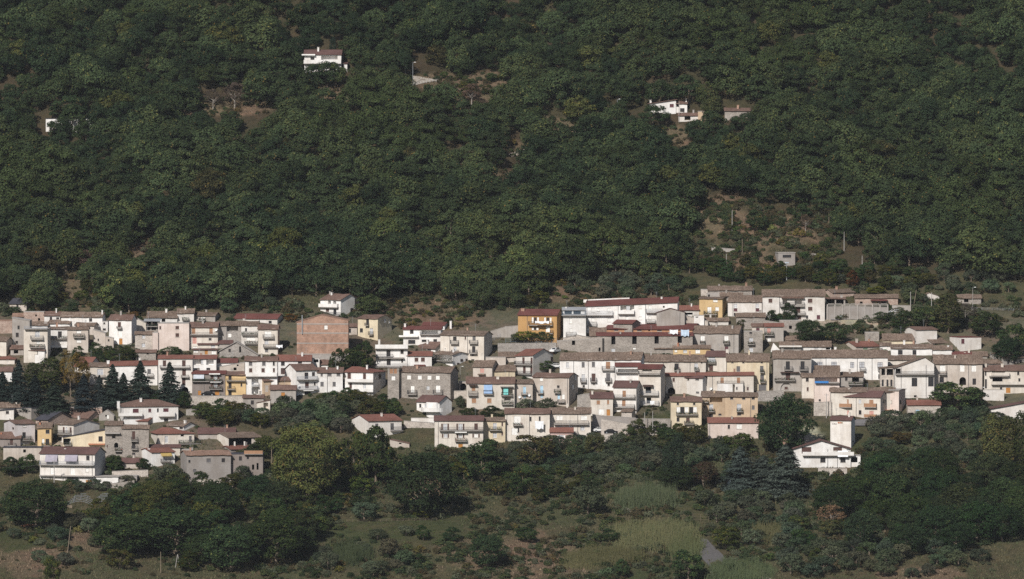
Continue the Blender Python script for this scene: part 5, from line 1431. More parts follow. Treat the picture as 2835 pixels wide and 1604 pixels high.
def crown_mesh(name, rx, rz, zc, nl, lr, lp, ls, c0, c1, c2=None, p2=0.0, zmin=-.35, squash=.72, gap=.0, layer=.35):
    """crown of nl leafy lobes spread through an ellipsoid; lp leaves per lobe, size ls; colours between c0 and c1, fraction p2 in c2"""
    Ps, Ns, Ss, Cs = [], [], [], []
    for i in range(nl):
        d = unit(rng.normal(size=3))
        while d[2] < zmin:
            d = unit(rng.normal(size=3))
        rr = rng.uniform(.35, .86) if i % 4 == 0 else rng.uniform(.66, .92)
        c = np.array([d[0] * rx * rr, d[1] * rx * rr, zc + d[2] * rz * rr])
        r = lr * rng.uniform(.65, 1.25)
        n = max(6, int(lp * (r / lr) ** 2))
        q = unit(rng.normal(size=(n, 3)))
        out = unit(np.array([c[0] / rx ** 2, c[1] / rx ** 2, (c[2] - zc) / rz ** 2]) + 1e-6)
        keep = (q @ out > -.45) & (q[:, 2] > -.55)
        q = q[keep]; n = len(q)
        rad_ = rng.uniform(.74, 1.06, (n, 1))
        P = c + q * r * rad_ * np.array([1.12, 1.12, squash])
        Nn = unit(q * .75 + np.array([0, 0, layer]) + rng.normal(0, .3, (n, 3)))
        lobe_t = rng.random()
        t = np.clip(lobe_t * .6 + rng.normal(.2, .15, n), 0, 1)[:, None]
        C = np.array(c0) * (1 - t) + np.array(c1) * t
        if c2 is not None:
            y2 = rng.random(n) < (p2 * (2.2 if lobe_t > .6 else .4))
            C[y2] = np.array(c2) * rng.uniform(.7, 1.15, (y2.sum(), 1))
        Ps.append(P); Ns.append(Nn); Ss.append(ls * rng.uniform(.6, 1.3, n)); Cs.append(C)
    return leafmesh(name, np.concatenate(Ps), np.concatenate(Ns), np.concatenate(Ss), np.concatenate(Cs))

def trunk_mesh(name, h_, r, limbs, spread, mat='bark'):
    mb = MB()
    k = Vector((random.uniform(-.1, .1) * h_, random.uniform(-.1, .1) * h_, h_ * .55))
    mb.tube((0, 0, -1.2), k, r * 1.25, r * .8, 7); mb.tube(k, k + Vector((0, 0, h_ * .4)), r * .8, r * .3, 6)
    for i in range(limbs):
        a = i * 2.4 + random.uniform(-.4, .4); z = random.uniform(.35, .8) * h_
        s_ = Vector((k.x * z / h_, k.y * z / h_, z)); e = s_ + Vector((math.cos(a) * spread, math.sin(a) * spread, spread * random.uniform(.4, 1.0)))
        mb.tube(s_, e, r * .45, r * .12, 5)
        e2 = e + Vector((math.cos(a + .7) * spread * .5, math.sin(a + .7) * spread * .5, spread * .4))
        mb.tube(s_.lerp(e, .6), e2, r * .22, r * .06, 4)
    o = mb.build(name, mat); me = o.data; bpy.data.objects.remove(o)
    return me

def conifer_mesh(name, R_, H_, nb, c0, c1, ls=.34, droop=.25, p=.85):
    Ps, Ns, Ss, Cs, U = [], [], [], [], []
    for i in range(nb):
        t = (i + rng.random()) / nb; z = H_ * (.05 + .95 * t)
        L = R_ * (1 - t) ** p * rng.uniform(.5, 1.25) + .12
        a = rng.uniform(0, 2 * math.pi); n = max(6, int(8 + L * 8))
        s_ = np.sqrt(rng.uniform(.04, 1, n)); w = rng.normal(0, .16, n) * L * s_ * 1.3
        x = np.cos(a) * s_ * L - np.sin(a) * w; y = np.sin(a) * s_ * L + np.cos(a) * w
        zz = z - droop * L * s_ ** 2 + .14 * L * s_ + rng.normal(0, .08, n)
        Ps.append(np.stack([x, y, zz], 1))
        Ns.append(unit(np.stack([np.cos(a) * .45 + rng.normal(0, .35, n), np.sin(a) * .45 + rng.normal(0, .35, n), np.full(n, .8)], 1)))
        tt = np.clip(rng.random() * .6 + rng.normal(.2, .2, n), 0, 1)[:, None]
        Cs.append(np.array(c0) * (1 - tt) + np.array(c1) * tt); Ss.append(ls * rng.uniform(.6, 1.3, n))
    return leafmesh(name, np.concatenate(Ps), np.concatenate(Ns), np.concatenate(Ss), np.concatenate(Cs), asp=.45)

DG, MG, LG, YG = (.025, .039, .020), (.047, .068, .032), (.068, .090, .040), (.118, .120, .042)
OC, RU = (.145, .108, .038), (.116, .064, .038)
OL0, OL1 = (.058, .071, .044), (.122, .132, .082)
BL0, BL1 = (.034, .047, .039), (.082, .098, .082)
KIND = {}
def kind(k, crowns, trunks, w, hgt, cat, nm):
    KIND[k] = dict(c=crowns, t=trunks, w=w, h=hgt, cat=cat, nm=nm)
# nominal sizes: w = crown width, h = total height
kind('chestnut', [crown_mesh('crown', 4.4, 4.1, 4.3, 44, 1.4, 150, .28, DG, MG, OC, .012, zmin=-.75) for _ in range(3)]
     + [crown_mesh('crown', 4.4, 4.0, 4.2, 40, 1.5, 155, .28, MG, LG, YG, .06, zmin=-.75) for _ in range(3)]
     + [crown_mesh('crown', 4.2, 4.5, 4.5, 46, 1.25, 135, .28, DG, LG, YG, .05, zmin=-.75) for _ in range(2)],
     [trunk_mesh('trunk', 5.2, .24, 5, 1.9, 'bark') for _ in range(3)], 9.4, 9.0, 'tree', 'chestnut_tree')
kind('oak', [crown_mesh('crown', 7.4, 7.4, 7.8, 150, 1.75, 120, .32, DG, (.042, .062, .026), YG, .015, zmin=-.9, layer=.2) for _ in range(2)],
     [trunk_mesh('trunk', 8, .45, 7, 3.0)], 16.6, 16.2, 'tree', 'oak_tree')
kind('goldoak', [crown_mesh('crown', 7.4, 7.6, 8.0, 190, 1.5, 165, .235, (.055, .072, .024), (.112, .120, .038), OC, .08, zmin=-.85, layer=.2), ],
     [trunk_mesh('trunk', 8, .45, 7, 3.0)], 16.6, 16.6, 'tree', 'golden_tree')
kind('leafy', [crown_mesh('crown', 3.5, 3.7, 3.8, 56, 1.0, 95, .26, DG, LG, YG, .08, zmin=-.85, layer=.25), crown_mesh('crown', 3.5, 3.8, 3.9, 56, 1.0, 95, .26, (.034, .05, .022), MG, OC, .05, zmin=-.85, layer=.25)],
     [trunk_mesh('trunk', 4, .2, 5, 1.5)], 7.8, 8.0, 'tree', 'leafy_tree')
kind('autumn', [crown_mesh('crown', 3.5, 3.9, 4.1, 54, .95, 90, .25, (.07, .064, .024), (.135, .11, .036), RU, .12, zmin=-.85), crown_mesh('crown', 3.3, 4.9, 5.1, 54, .95, 66, .25, (.085, .07, .026), (.17, .122, .036), OC, .18, zmin=-.85)],
     [trunk_mesh('trunk', 4.6, .2, 6, 1.6)], 7.6, 9.0, 'tree', 'autumn_tree')
kind('olive', [crown_mesh('crown', 2.4, 2.0, 2.15, 44, .7, 85, .19, OL0, OL1, (.055, .075, .045), .12, squash=.85, layer=.15, zmin=-.8) for _ in range(3)],
     [trunk_mesh('trunk', 2.0, .2, 5, 1.0, 'bark')], 5.2, 4.4, 'olive tree', 'olive_tree')
kind('cypress', [crown_mesh('crown', 1.25, 6.6, 6.7, 130, .55, 60, .17, (.020, .032, .020), (.036, .052, .032), zmin=-1, squash=2.0)],
     [trunk_mesh('trunk', 6, .2, 0, .5)], 3.5, 13.6, 'cypress', 'cypress_tree')
kind('poplar', [crown_mesh('crown', 2.2, 7.4, 8.2, 100, .95, 62, .27, (.05, .06, .022), (.095, .095, .034), OC, .08, zmin=-1, squash=1.2)],
     [trunk_mesh('trunk', 8, .22, 5, .9, 'bark')], 4.8, 16.2, 'poplar', 'poplar_tree')
kind('fir', [conifer_mesh('crown', 3.8, 11.0, 260, (.022, .033, .027), (.045, .064, .052)) for _ in range(2)], [trunk_mesh('trunk', 8, .25, 0, 1)], 7.2, 11.0, 'fir', 'fir_tree')
kind('spruce', [conifer_mesh('crown', 5.8, 13.0, 360, BL0, BL1, .36, .2, .62) for _ in range(2)], [trunk_mesh('trunk', 9, .3, 0, 1)], 10.8, 13.0, 'spruce', 'blue_spruce')
kind('bare', [crown_mesh('crown', 3.4, 3.0, 3.8, 60, .9, 40, .2, (.09, .066, .045), (.17, .125, .085), zmin=-.6)], [trunk_mesh('trunk', 4.4, .18, 9, 1.8, 'barkpale')], 7.4, 7.0, 'tree', 'bare_tree')
kind('shrub', [crown_mesh('foliage', 1.5, 1.25, .75, 18, .62, 62, .2, DG, MG, OC, .05, zmin=-.5), crown_mesh('foliage', 1.6, 1.1, .7, 18, .62, 62, .2, (.036, .052, .024), LG, YG, .1, zmin=-.5),
               crown_mesh('foliage', 1.5, 1.2, .7, 18, .6, 56, .2, (.055, .055, .03), (.10, .083, .045), RU, .08, zmin=-.5), crown_mesh('foliage', 1.5, 1.2, .7, 18, .6, 60, .19, OL0, OL1, zmin=-.5)],
     None, 3.3, 2.3, 'shrub', 'shrub')

NT = [0]
def plant(k, x, y, w, hgt, label, group=None, tint=(1, 1, 1), var=None, z=None):
    K = KIND[k]; NT[0] += 1
    z = float(height(x, y)) if z is None else z
    sx, sz = w / K['w'], hgt / K['h']
    cm = K['c'][(NT[0] * 7 + int(abs(x) * 3)) % len(K['c']) if var is None else var]
    rz = random.uniform(0, 6.28)
    if K['t'] is None:
        o = bpy.data.objects.new(K['nm'], cm); COL.objects.link(o)
        o.location = (x, y, z); o.rotation_euler = (0, 0, rz); o.scale = (sx, sx, sz); o.color = (*tint, 1)
        return tag(o, label, K['cat'], group)
    r = empty(K['nm'], (x, y, z), rz); r.scale = (sx, sx, sz); tag(r, label, K['cat'], group)
    t = bpy.data.objects.new('trunk', K['t'][NT[0] % len(K['t'])]); COL.objects.link(t); t.parent = r
    c = bpy.data.objects.new('crown', cm); COL.objects.link(c); c.parent = r; c.color = (*tint, 1)
    return r

TAKEN = []
def at(k, u, top, bot, wpx, label, tint=(1, 1, 1), var=None, group=None):
    """a plant measured in survey pixels: centre, top, foot, width"""
    p = G(u, bot); s_ = KPX * (p.y - CAMY)
    hgt = Z_at(top, p.y) - p.z
    TAKEN.append((p.x, p.y, wpx * s_ * .5))
    return plant(k, p.x, p.y, wpx * s_, max(hgt, .8), label, group, tint, var)

at('goldoak', 850, 1148, 1392, 225, 'huge yellow-green tree right of the lower left houses', var=0)
at('leafy', 1040, 1172, 1345, 120, 'green tree between the huge yellow-green tree and the dark oak', (1.15, 1.15, .9))
at('leafy', 980, 1190, 1352, 110, 'olive-green tree joined to the right flank of the huge yellow-green tree', (1.25, 1.1, .8))
at('oak', 1168, 1232, 1432, 220, 'large dark oak left of centre in the foreground', var=0)
at('leafy', 1335, 1212, 1335, 135, 'dark leafy tree in front of the pale-yellow house', (.8, .9, .8))
at('autumn', 1478, 1188, 1290, 128, 'round brownish-gold tree before the cream brown-roofed house', (.75, .85, .8), var=0)
at('leafy', 1592, 1212, 1272, 58, 'small green tree right of the pink cottage', (1, 1, 1))
at('autumn', 1648, 1196, 1272, 66, 'feathery olive-brown tree in front of the long-balcony house', (.55, .75, .9), var=1)
at('oak', 2175, 1080, 1262, 172, 'great dark round tree between the pinkish house and the white tower', (.85, .95, .95), var=1)
at('leafy', 2042, 1193, 1252, 95, 'bright green bushy tree in front of the pinkish red-roofed house', (1.35, 1.35, .9), var=0)
at('leafy', 2185, 836, 890, 44, 'dark tree growing against the large cream house', (.7, .8, .75))
at('oak', 2242, 878, 952, 92, 'round dark tree below the large cream house', (.9, .95, .9), var=0)
at('leafy', 2310, 893, 948, 84, 'low dark tree right of the round one below the cream house', (.8, .85, .8))
at('leafy', 2440, 862, 890, 52, 'small tree in front of the grey roadside wall', (.8, .85, .75))
at('leafy', 2505, 858, 915, 84, 'dark green tree left of the tall pale one, upper right', (.85, .9, .8))
at('leafy', 2562, 842, 912, 84, 'middle dark tree of the clump above the tall white gable', (.8, .85, .75))
at('poplar', 2625, 806, 922, 74, 'tall pale-green tree above the flat white-grey block', (.75, .8, .85))
at('bare', 2672, 838, 890, 66, 'greyish bare tree right of the tall pale-green one', (.65, .75, .95))
at('leafy', 2728, 858, 930, 96, 'broad dark tree at the right of the upper rows', (.8, .85, .75))
at('leafy', 2800, 885, 985, 92, 'dark tree at the right edge above the roofs', (.75, .85, .75))
at('oak', 2790, 930, 1005, 95, 'dark bluish tree at the right edge behind the red roof', (.7, .85, .9))
at('leafy', 2650, 1048, 1138, 145, 'broad leafy tree in front of the stone-beige house', (.85, .95, .8), var=0)
at('leafy', 2700, 1075, 1136, 76, 'dark tree behind the leafy one at the lamp pole', (.6, .75, .75), var=1)
at('leafy', 935, 962, 1040, 52, 'small dark tree against the brick gable', (.85, .85, .7), var=1)
at('leafy', 985, 955, 1030, 84, 'leafy tree left of the white terraced house', (.95, 1, .8), var=0)
at('leafy', 1008, 940, 1032, 62, 'tall leafy tree touching the white terraced house', (.85, .95, .8), var=1)
at('leafy', 1454, 913, 946, 76, 'yellow-green tree in front of the orange house', (1.7, 1.45, .7), var=0)
at('leafy', 1508, 917, 946, 54, 'dark green tree right of the yellow-green one by the orange house', (.9, .95, .9), var=1)
at('olive', 1427, 922, 948, 30, 'small grey-green bush left of the orange house')
at('leafy', 1506, 994, 1032, 52, 'vine-covered tree beside the red-shuttered gable', (.95, 1.1, .8), var=0)
at('leafy', 267, 946, 984, 44, 'round dark shrub-tree beside the sloping beige lean-to', (.7, .8, .7), var=1)
at('leafy', 216, 957, 990, 34, 'dark tree below the washing balcony, left', (.75, .8, .65), var=1)
at('leafy', 355, 966, 1000, 56, 'olive-brown bush left of the low stone shed', (1.0, .9, .6), var=1)
at('olive', 472, 958, 985, 66, 'vine pergola foliage under the brown strip roof', (.7, .85, .6))
at('chestnut', 1025, 810, 872, 78, 'broad chestnut right of the two-balcony house', (1.1, 1.1, 1), var=4)
at('leafy', 1085, 1100, 1150, 50, 'dark tree under the bare stone house', (.8, .9, .8))
at('leafy', 1092, 1106, 1152, 46, 'green tree just left of the curved white villa', (1, 1.1, .8))
at('olive', 1455, 1100, 1140, 54, 'left olive in front of the blue-shuttered house')
at('olive', 1510, 1100, 1140, 68, 'right olive in front of the blue-shuttered house')
at('leafy', 1300, 1124, 1165, 56, 'dark bush below the blue awning house, left one', (.8, .8, .7))
at('leafy', 1360, 1122, 1165, 68, 'dark bush below the blue awning house, right one', (.75, .8, .7))
at('olive', 1272, 1094, 1128, 34, 'grey olive beside the curved white villa', (.7, .75, .7))
at('spruce', 2175, 1232, 1376, 128, 'front blue spruce beside the white chalet', var=0)
at('spruce', 2112, 1262, 1368, 98, 'middle blue spruce left of the white chalet', var=1)
at('spruce', 2050, 1238, 1362, 108, 'left blue spruce of the row beside the chalet', (.85, .9, .95), var=0)
at('cypress', 1874, 1190, 1356, 50, 'dark cypress rising above the olive grove', var=0)
at('cypress', 1850, 1218, 1356, 44, 'shorter cypress joined to the tall one', var=0)
at('oak', 1872, 1280, 1353, 130, 'dark oak mass at the foot of the cypresses', (.95, .95, .85), var=0)
at('autumn', 1948, 1266, 1350, 92, 'dull red-brown tree right of the cypresses', (.55, .5, .8), var=0)
at('bare', 2302, 1396, 1462, 88, 'pale tan leafless-looking tree in the lower right', (1.35, 1.15, 1.0))
at('poplar', 2748, 1135, 1312, 62, 'left yellowish poplar at the right edge')
at('poplar', 2786, 1142, 1322, 56, 'middle yellowish poplar at the right edge')
at('poplar', 2826, 1128, 1318, 50, 'rightmost poplar at the right edge', (.7, .85, .8))
at('autumn', 196, 965, 1098, 66, 'tall yellow-brown autumn tree in front of the left terrace row', (1.05, .95, .8), var=1)
at('autumn', 228, 985, 1095, 46, 'second golden-brown tree, right of the tall one', (.9, .85, .75), var=1)
at('poplar', 140, 982, 1092, 74, 'olive-green thin tree left of the autumn tree', (.62, .75, .75))
at('poplar', 90, 1000, 1080, 46, 'sparse olive tree in front of the white lean-to', (.6, .72, .75))
at('fir', 470, 1004, 1120, 84, 'rightmost fir of the dark row, pointed', var=0)
at('fir', 388, 1000, 1122, 90, 'tallest fir in front of the long white house', var=1)
at('fir', 312, 1010, 1126, 84, 'fir before the arched balcony house', var=0)
at('fir', 342, 1034, 1124, 70, 'shorter fir between two tall ones', (.95, .95, .95), var=1)
at('fir', 275, 1040, 1132, 60, 'small blue-tinged fir below the autumn trees', (1.2, 1.1, 1.3), var=0)
at('fir', 232, 1038, 1140, 84, 'broad dark-blue fir in the middle of the left clump', (1.1, 1.05, 1.4), var=1)
at('fir', 150, 1062, 1146, 100, 'broad low fir left of the dark-blue one', (.95, .95, .85), var=0)
at('fir', 96, 1040, 1142, 88, 'dark fir in the left clump near the edge', (.9, .9, 1.0), var=1)
at('fir', 52, 998, 1122, 80, 'tall dark fir close to the left edge', (.85, .85, .95), var=0)
at('fir', 8, 1030, 1120, 70, 'dark fir cut by the left edge', (.85, .85, .9), var=1)
at('leafy', 430, 1085, 1118, 60, 'dark bush under the rightmost fir', (.6, .75, .65), var=1)
at('leafy', 510, 1082, 1130, 50, 'dark tree beside the black archway', (.65, .75, .65), var=1)
at('goldoak', 428, 1318, 1440, 150, 'olive-yellow tree in front of the unfinished grey house', (.8, .82, .8), var=0)
at('olive', 470, 1288, 1345, 104, 'large grey-green olive left of the unfinished grey house')
at('oak', 95, 1318, 1462, 190, 'big dark tree at the lower left corner of the awning house', (.95, 1, .9), var=1)
at('leafy', 75, 1250, 1312, 54, 'green tree left of the awning house', (.75, .9, .7), var=0)
at('leafy', 30, 1262, 1320, 60, 'dark tree at the left edge beside the awning house', (.6, .7, .65), var=1)
at('leafy', 318, 1254, 1312, 52, 'leafy tree between the awning house and the stone cottage', (.75, .9, .7), var=0)
at('leafy', 398, 1268, 1300, 48, 'small dark tree before the red-roofed yellow-canopy house', (.6, .75, .65), var=1)
at('olive', 672, 1285, 1330, 46, 'grey olive in the shade of the dark grey house', (.7, .75, .75))
at('leafy', 645, 1308, 1352, 80, 'brown-green bush below the dark grey house', (1.1, .85, .6), var=1)
at('oak', 600, 1330, 1450, 150, 'dark tree below the unfinished grey house', (.95, 1, .9), var=0)
at('oak', 480, 1392, 1535, 240, 'very large dark tree mass in the lower left', (.9, 1, .9), var=1)
at('oak', 345, 1415, 1540, 190, 'dark tree at the left of the large lower mass', (.95, 1, .85), var=0)
at('oak', 760, 1418, 1560, 190, 'large dark-green tree at the bottom, left of the field', (1.15, 1.15, .9), var=1)
at('oak', 640, 1440, 1580, 170, 'dark tree between the two large lower ones', (.9, 1, .95), var=0)
at('autumn', 330, 1510, 1575, 84, 'yellowish shrubby tree at the bottom left', (.7, .85, .7), var=0)
at('leafy', 145, 1530, 1625, 50, 'slim yellow-green tree in the lower left garden', (1.3, 1.2, .8), var=0)
at('oak', 1350, 1470, 1572, 112, 'lone dark tree on the dry slope, lower centre', (.85, .95, .95), var=0)
at('leafy', 1460, 1458, 1500, 66, 'dense dark round bush on the dry slope', (.7, .85, .7), var=1)
at('olive', 1630, 1335, 1425, 100, 'broad grey olive with a pale trunk, lower centre', (.85, .9, .85))
at('leafy', 1690, 1462, 1500, 52, 'dark bush in front of the yellow reeds', (.65, .8, .7), var=1)
at('leafy', 1905, 1512, 1610, 92, 'dark tree beside the lower right road', (.7, .85, .75), var=0)
at('leafy', 1722, 1545, 1600, 44, 'dark small tree at the bottom edge before the reeds', (.7, .85, .75), var=1)
at('olive', 1985, 1398, 1445, 66, 'grey olive beside the bean canes')
at('olive', 1950, 1352, 1400, 70, 'grey olive above the small green plot', (.8, .85, .8))
at('leafy', 2010, 1450, 1520, 90, 'yellow-flecked bush beyond the lower right road', (1.1, 1.0, .6), var=0)
at('leafy', 1172, 1452, 1495, 46, 'small tree in the middle of the green field', (.7, .85, .7), var=1)
at('olive', 1045, 1462, 1495, 56, 'olive at the left side of the green field', (.9, .95, .9))
at('olive', 1125, 1452, 1482, 52, 'olive on the green field right of the small tree')
at('leafy', 1172, 1404, 1438, 56, 'bright yellow bush on the stone edge above the field', (1.9, 1.6, .6), var=0)
at('leafy', 1155, 1532, 1562, 44, 'dark bush on the brown slope below the field', (.6, .75, .65), var=1)
at('leafy', 1252, 1458, 1500, 56, 'dark round bush right of the green field', (.6, .78, .75), var=1)
at('olive', 1010, 1385, 1440, 80, 'blue-grey olive above the green field', (.7, .85, .85))
at('autumn', 975, 1358, 1410, 60, 'ochre shrubby tree above the green field', (.85, .85, .75), var=0)
at('leafy', 1000, 1310, 1372, 70, 'bright green tree below the huge yellow-green one', (1.2, 1.3, .7), var=0)
at('bare', 2230, 592, 640, 40, 'thin bare tree on the scrub slope', (.7, .7, .7))
at('leafy', 2095, 578, 640, 64, 'dark tree at the top of the scrub slope', (.85, .9, .85), var=1)
at('leafy', 2220, 560, 610, 60, 'dark tree with a pale trunk on the scrub slope', (.75, .85, .8), var=1)
at('leafy', 2360, 745, 800, 40, 'red-flushed small tree above the large cream house', (1.9, .6, .5), var=1)
at('leafy', 2425, 790, 816, 56, 'bright yellow bush behind the long stone barn', (2.0, 1.6, .6), var=0)
at('autumn', 370, 858, 888, 40, 'orange-brown bush behind the cream gable wall', (1.0, .7, .6), var=0)
at('autumn', 805, 864, 892, 40, 'orange-tinted bush left of the brick gable', (1.25, .8, .6), var=0)
at('autumn', 2490, 1190, 1228, 76, 'yellow-brown vine bush right of the white tower', (.75, .7, .7), var=0)

at('chestnut', 905, 168, 246, 82, 'tree standing against the right half of the high hillside villa', (.9, .95, .9), var=0)
at('chestnut', 835, 196, 262, 62, 'tree in front of the lower left corner of the high hillside villa', (.85, .9, .9), var=1)
at('chestnut', 868, 176, 240, 64, 'dark tree before the middle of the high hillside villa', (.82, .88, .85), var=0)
at('chestnut', 928, 172, 242, 66, 'tree before the right end of the high hillside villa', (.95, .95, .85), var=6)
at('chestnut', 200, 288, 378, 78, 'tree right in front of the far left white house', (.75, .82, .8), var=6)
at('cypress', 922, 98, 170, 26, 'dark column tree rising beside the high hillside villa roof', (.9, 1, 1.1))
at('chestnut', 1808, 288, 352, 84, 'tree hiding the left part of the slanting-roof white house', (.85, .92, .85), var=0)
at('chestnut', 1826, 214, 292, 84, 'tree on the bank behind the left of the slanting-roof white house', (.95, .95, .9), var=2)
at('chestnut', 1905, 204, 286, 88, 'tree on the bank behind the white porch wing', (.85, .9, .88), var=0)
at('chestnut', 1962, 220, 298, 74, 'tree on the bank behind the tan stone hut', (1.05, 1, .9), var=4)
at('chestnut', 1975, 262, 325, 66, 'tree between the tan stone hut and the stone barn', (1.1, .95, .9), var=3)
at('chestnut', 2060, 308, 372, 80, 'tree in front of the right end of the stone barn', (.85, .9, .88), var=1)
at('chestnut', 190, 262, 338, 110, 'broad tree half hiding the far left white house', (.8, .88, .85), var=0)
at('chestnut', 165, 320, 392, 70, 'tree below the far left white house', (.9, .95, .9), var=1)
at('chestnut', 240, 330, 398, 74, 'second tree below the far left white house', (.95, .95, .9), var=2)
at('bare', 1560, 348, 400, 40, 'bare grey tree beside the mid-wood road', (.8, .85, .9))
at('bare', 650, 225, 300, 70, 'greyish bare tree above the brown strip, left wood', (.7, .72, .85))
at('bare', 590, 245, 302, 60, 'smaller greyish bare tree left of the brown strip', (.65, .7, .8))
at('bare', 232, 690, 752, 70, 'purplish-brown bare tree in the lower left wood', (.7, .62, .75))
at('bare', 1305, 230, 292, 60, 'brownish bare tree on the upper centre clearing', (.8, .72, .8))
# ---- woods: jittered rows up the mountain
CLEAR = [(e[0], e[1] + (20 if e[1] < 560 else 4), e[2] * 1.04, e[3] + (20 if e[1] < 560 else 4)) for e in DRY if e[1] < 900] + [(1180, 238, 62, 34), (1444, 436, 46, 30), (1600, 384, 44, 28)] + [(2110, 680, 225, 125), (1700, 815, 200, 34), (1180, 868, 140, 44), (893, 224, 52, 18), (1850, 334, 130, 24), (1930, 348, 165, 30),
          (1150, 190, 40, 30), (1300, 250, 95, 45), (1520, 340, 45, 22), (1440, 395, 50, 30), (1594, 360, 30, 18), (40, 850, 60, 32), (2640, 805, 110, 45), (2480, 830, 130, 40), (1480, 385, 14, 16), (1397, 260, 12, 26), (1708, 300, 14, 26), (1909, 355, 12, 22)]
LOWB = ([0, 250, 560, 700, 800, 960, 1060, 1150, 1300, 1420, 1480, 1560, 1900, 1960, 2080, 2300, 2420, 2835],
        [868, 872, 890, 878, 822, 822, 872, 872, 868, 868, 826, 792, 788, 690, 600, 650, 742, 800])
TOPLM = [(260, 'the far left houses'), (620, 'the upper left row'), (930, 'the brick gable'), (1250, 'the white terraced villa'), (1560, 'the orange house'), (1960, 'the white apartment house'),
         (2330, 'the large cream house'), (9999, 'the upper right houses')]
forest = []
yv = -26.0
while yv < 188:
    step = 5.3 + max(yv, 0) * .008
    x = -300 + random.uniform(0, 6)
    while x < 300:
        px_, py_ = x + random.uniform(-2, 2), yv + random.uniform(-2.3, 2.3)
        x += 6.3 + random.uniform(-.8, 1.2)
        z = float(height(px_, py_))
        u, v = to_px(px_, py_, z)
        if v > np.interp(u, *LOWB): continue
        if any(inell(u, v, e) * (1 + .35 * math.sin(u * .06 + v * .09) + random.uniform(-.15, .25)) < .9 for e in CLEAR): continue
        if any((px_ - a) ** 2 + (py_ - b) ** 2 < (r + 1.6) ** 2 for a, b, r in TAKEN): continue
        if in_house(px_, py_, 1.5): continue
        forest.append((py_, px_, z, float(u), float(v)))
    yv += step
forest.sort()
def tone_of(x, y):
    s_ = math.sin(x * .043 + 1) + math.sin(y * .06 + x * .02) + random.gauss(0, .8)
    r = random.random()
    if r < .02: return 'golden', (1.45, 1.2, .8)
    if r < .035: return 'russet', (1.3, .85, .8)
    if r < .11: return 'light green', (1.3, 1.25, 1.0)
    if s_ > .7: return 'mid green', (1.18, 1.12, 1.0)
    if s_ < -.8: return 'dark green', (.76, .82, .85)
    return 'green', (1, 1, 1)
inview = [f for f in forest if -60 < f[3] < 2895 and f[4] > -60]
indiv = set(id(f) for f in inview[:290])
far = []
for f in forest:
    y, x, z, u, v = f
    tn, tint = tone_of(x, y)
    s_ = random.choice((random.uniform(.6, .95), random.uniform(.85, 1.15), random.uniform(1.0, 1.35))) * (1.14 if y < 70 else 1.04) * (1 + .12 * math.sin(x * .09 + y * .07))
    if id(f) in indiv:
        lm = next(n for lim, n in TOPLM if u < lim)
        row = 'at the foot of the wood' if v > np.interp(u, *LOWB) - 55 else ('low in the wood' if v > np.interp(u, *LOWB) - 130 else 'further up the wood')
        lb = '%s broad-crowned tree %s above %s' % (tn, row, lm)
        plant('chestnut', x, y, 9.4 * s_, 9.0 * s_ * random.uniform(.85, 1.15), lb, 'forest trees, ' + lb, tint)
    else:
        far.append((x, y, z, s_, random.uniform(0, 6.28), random.randrange(len(KIND['chestnut']['c']))))

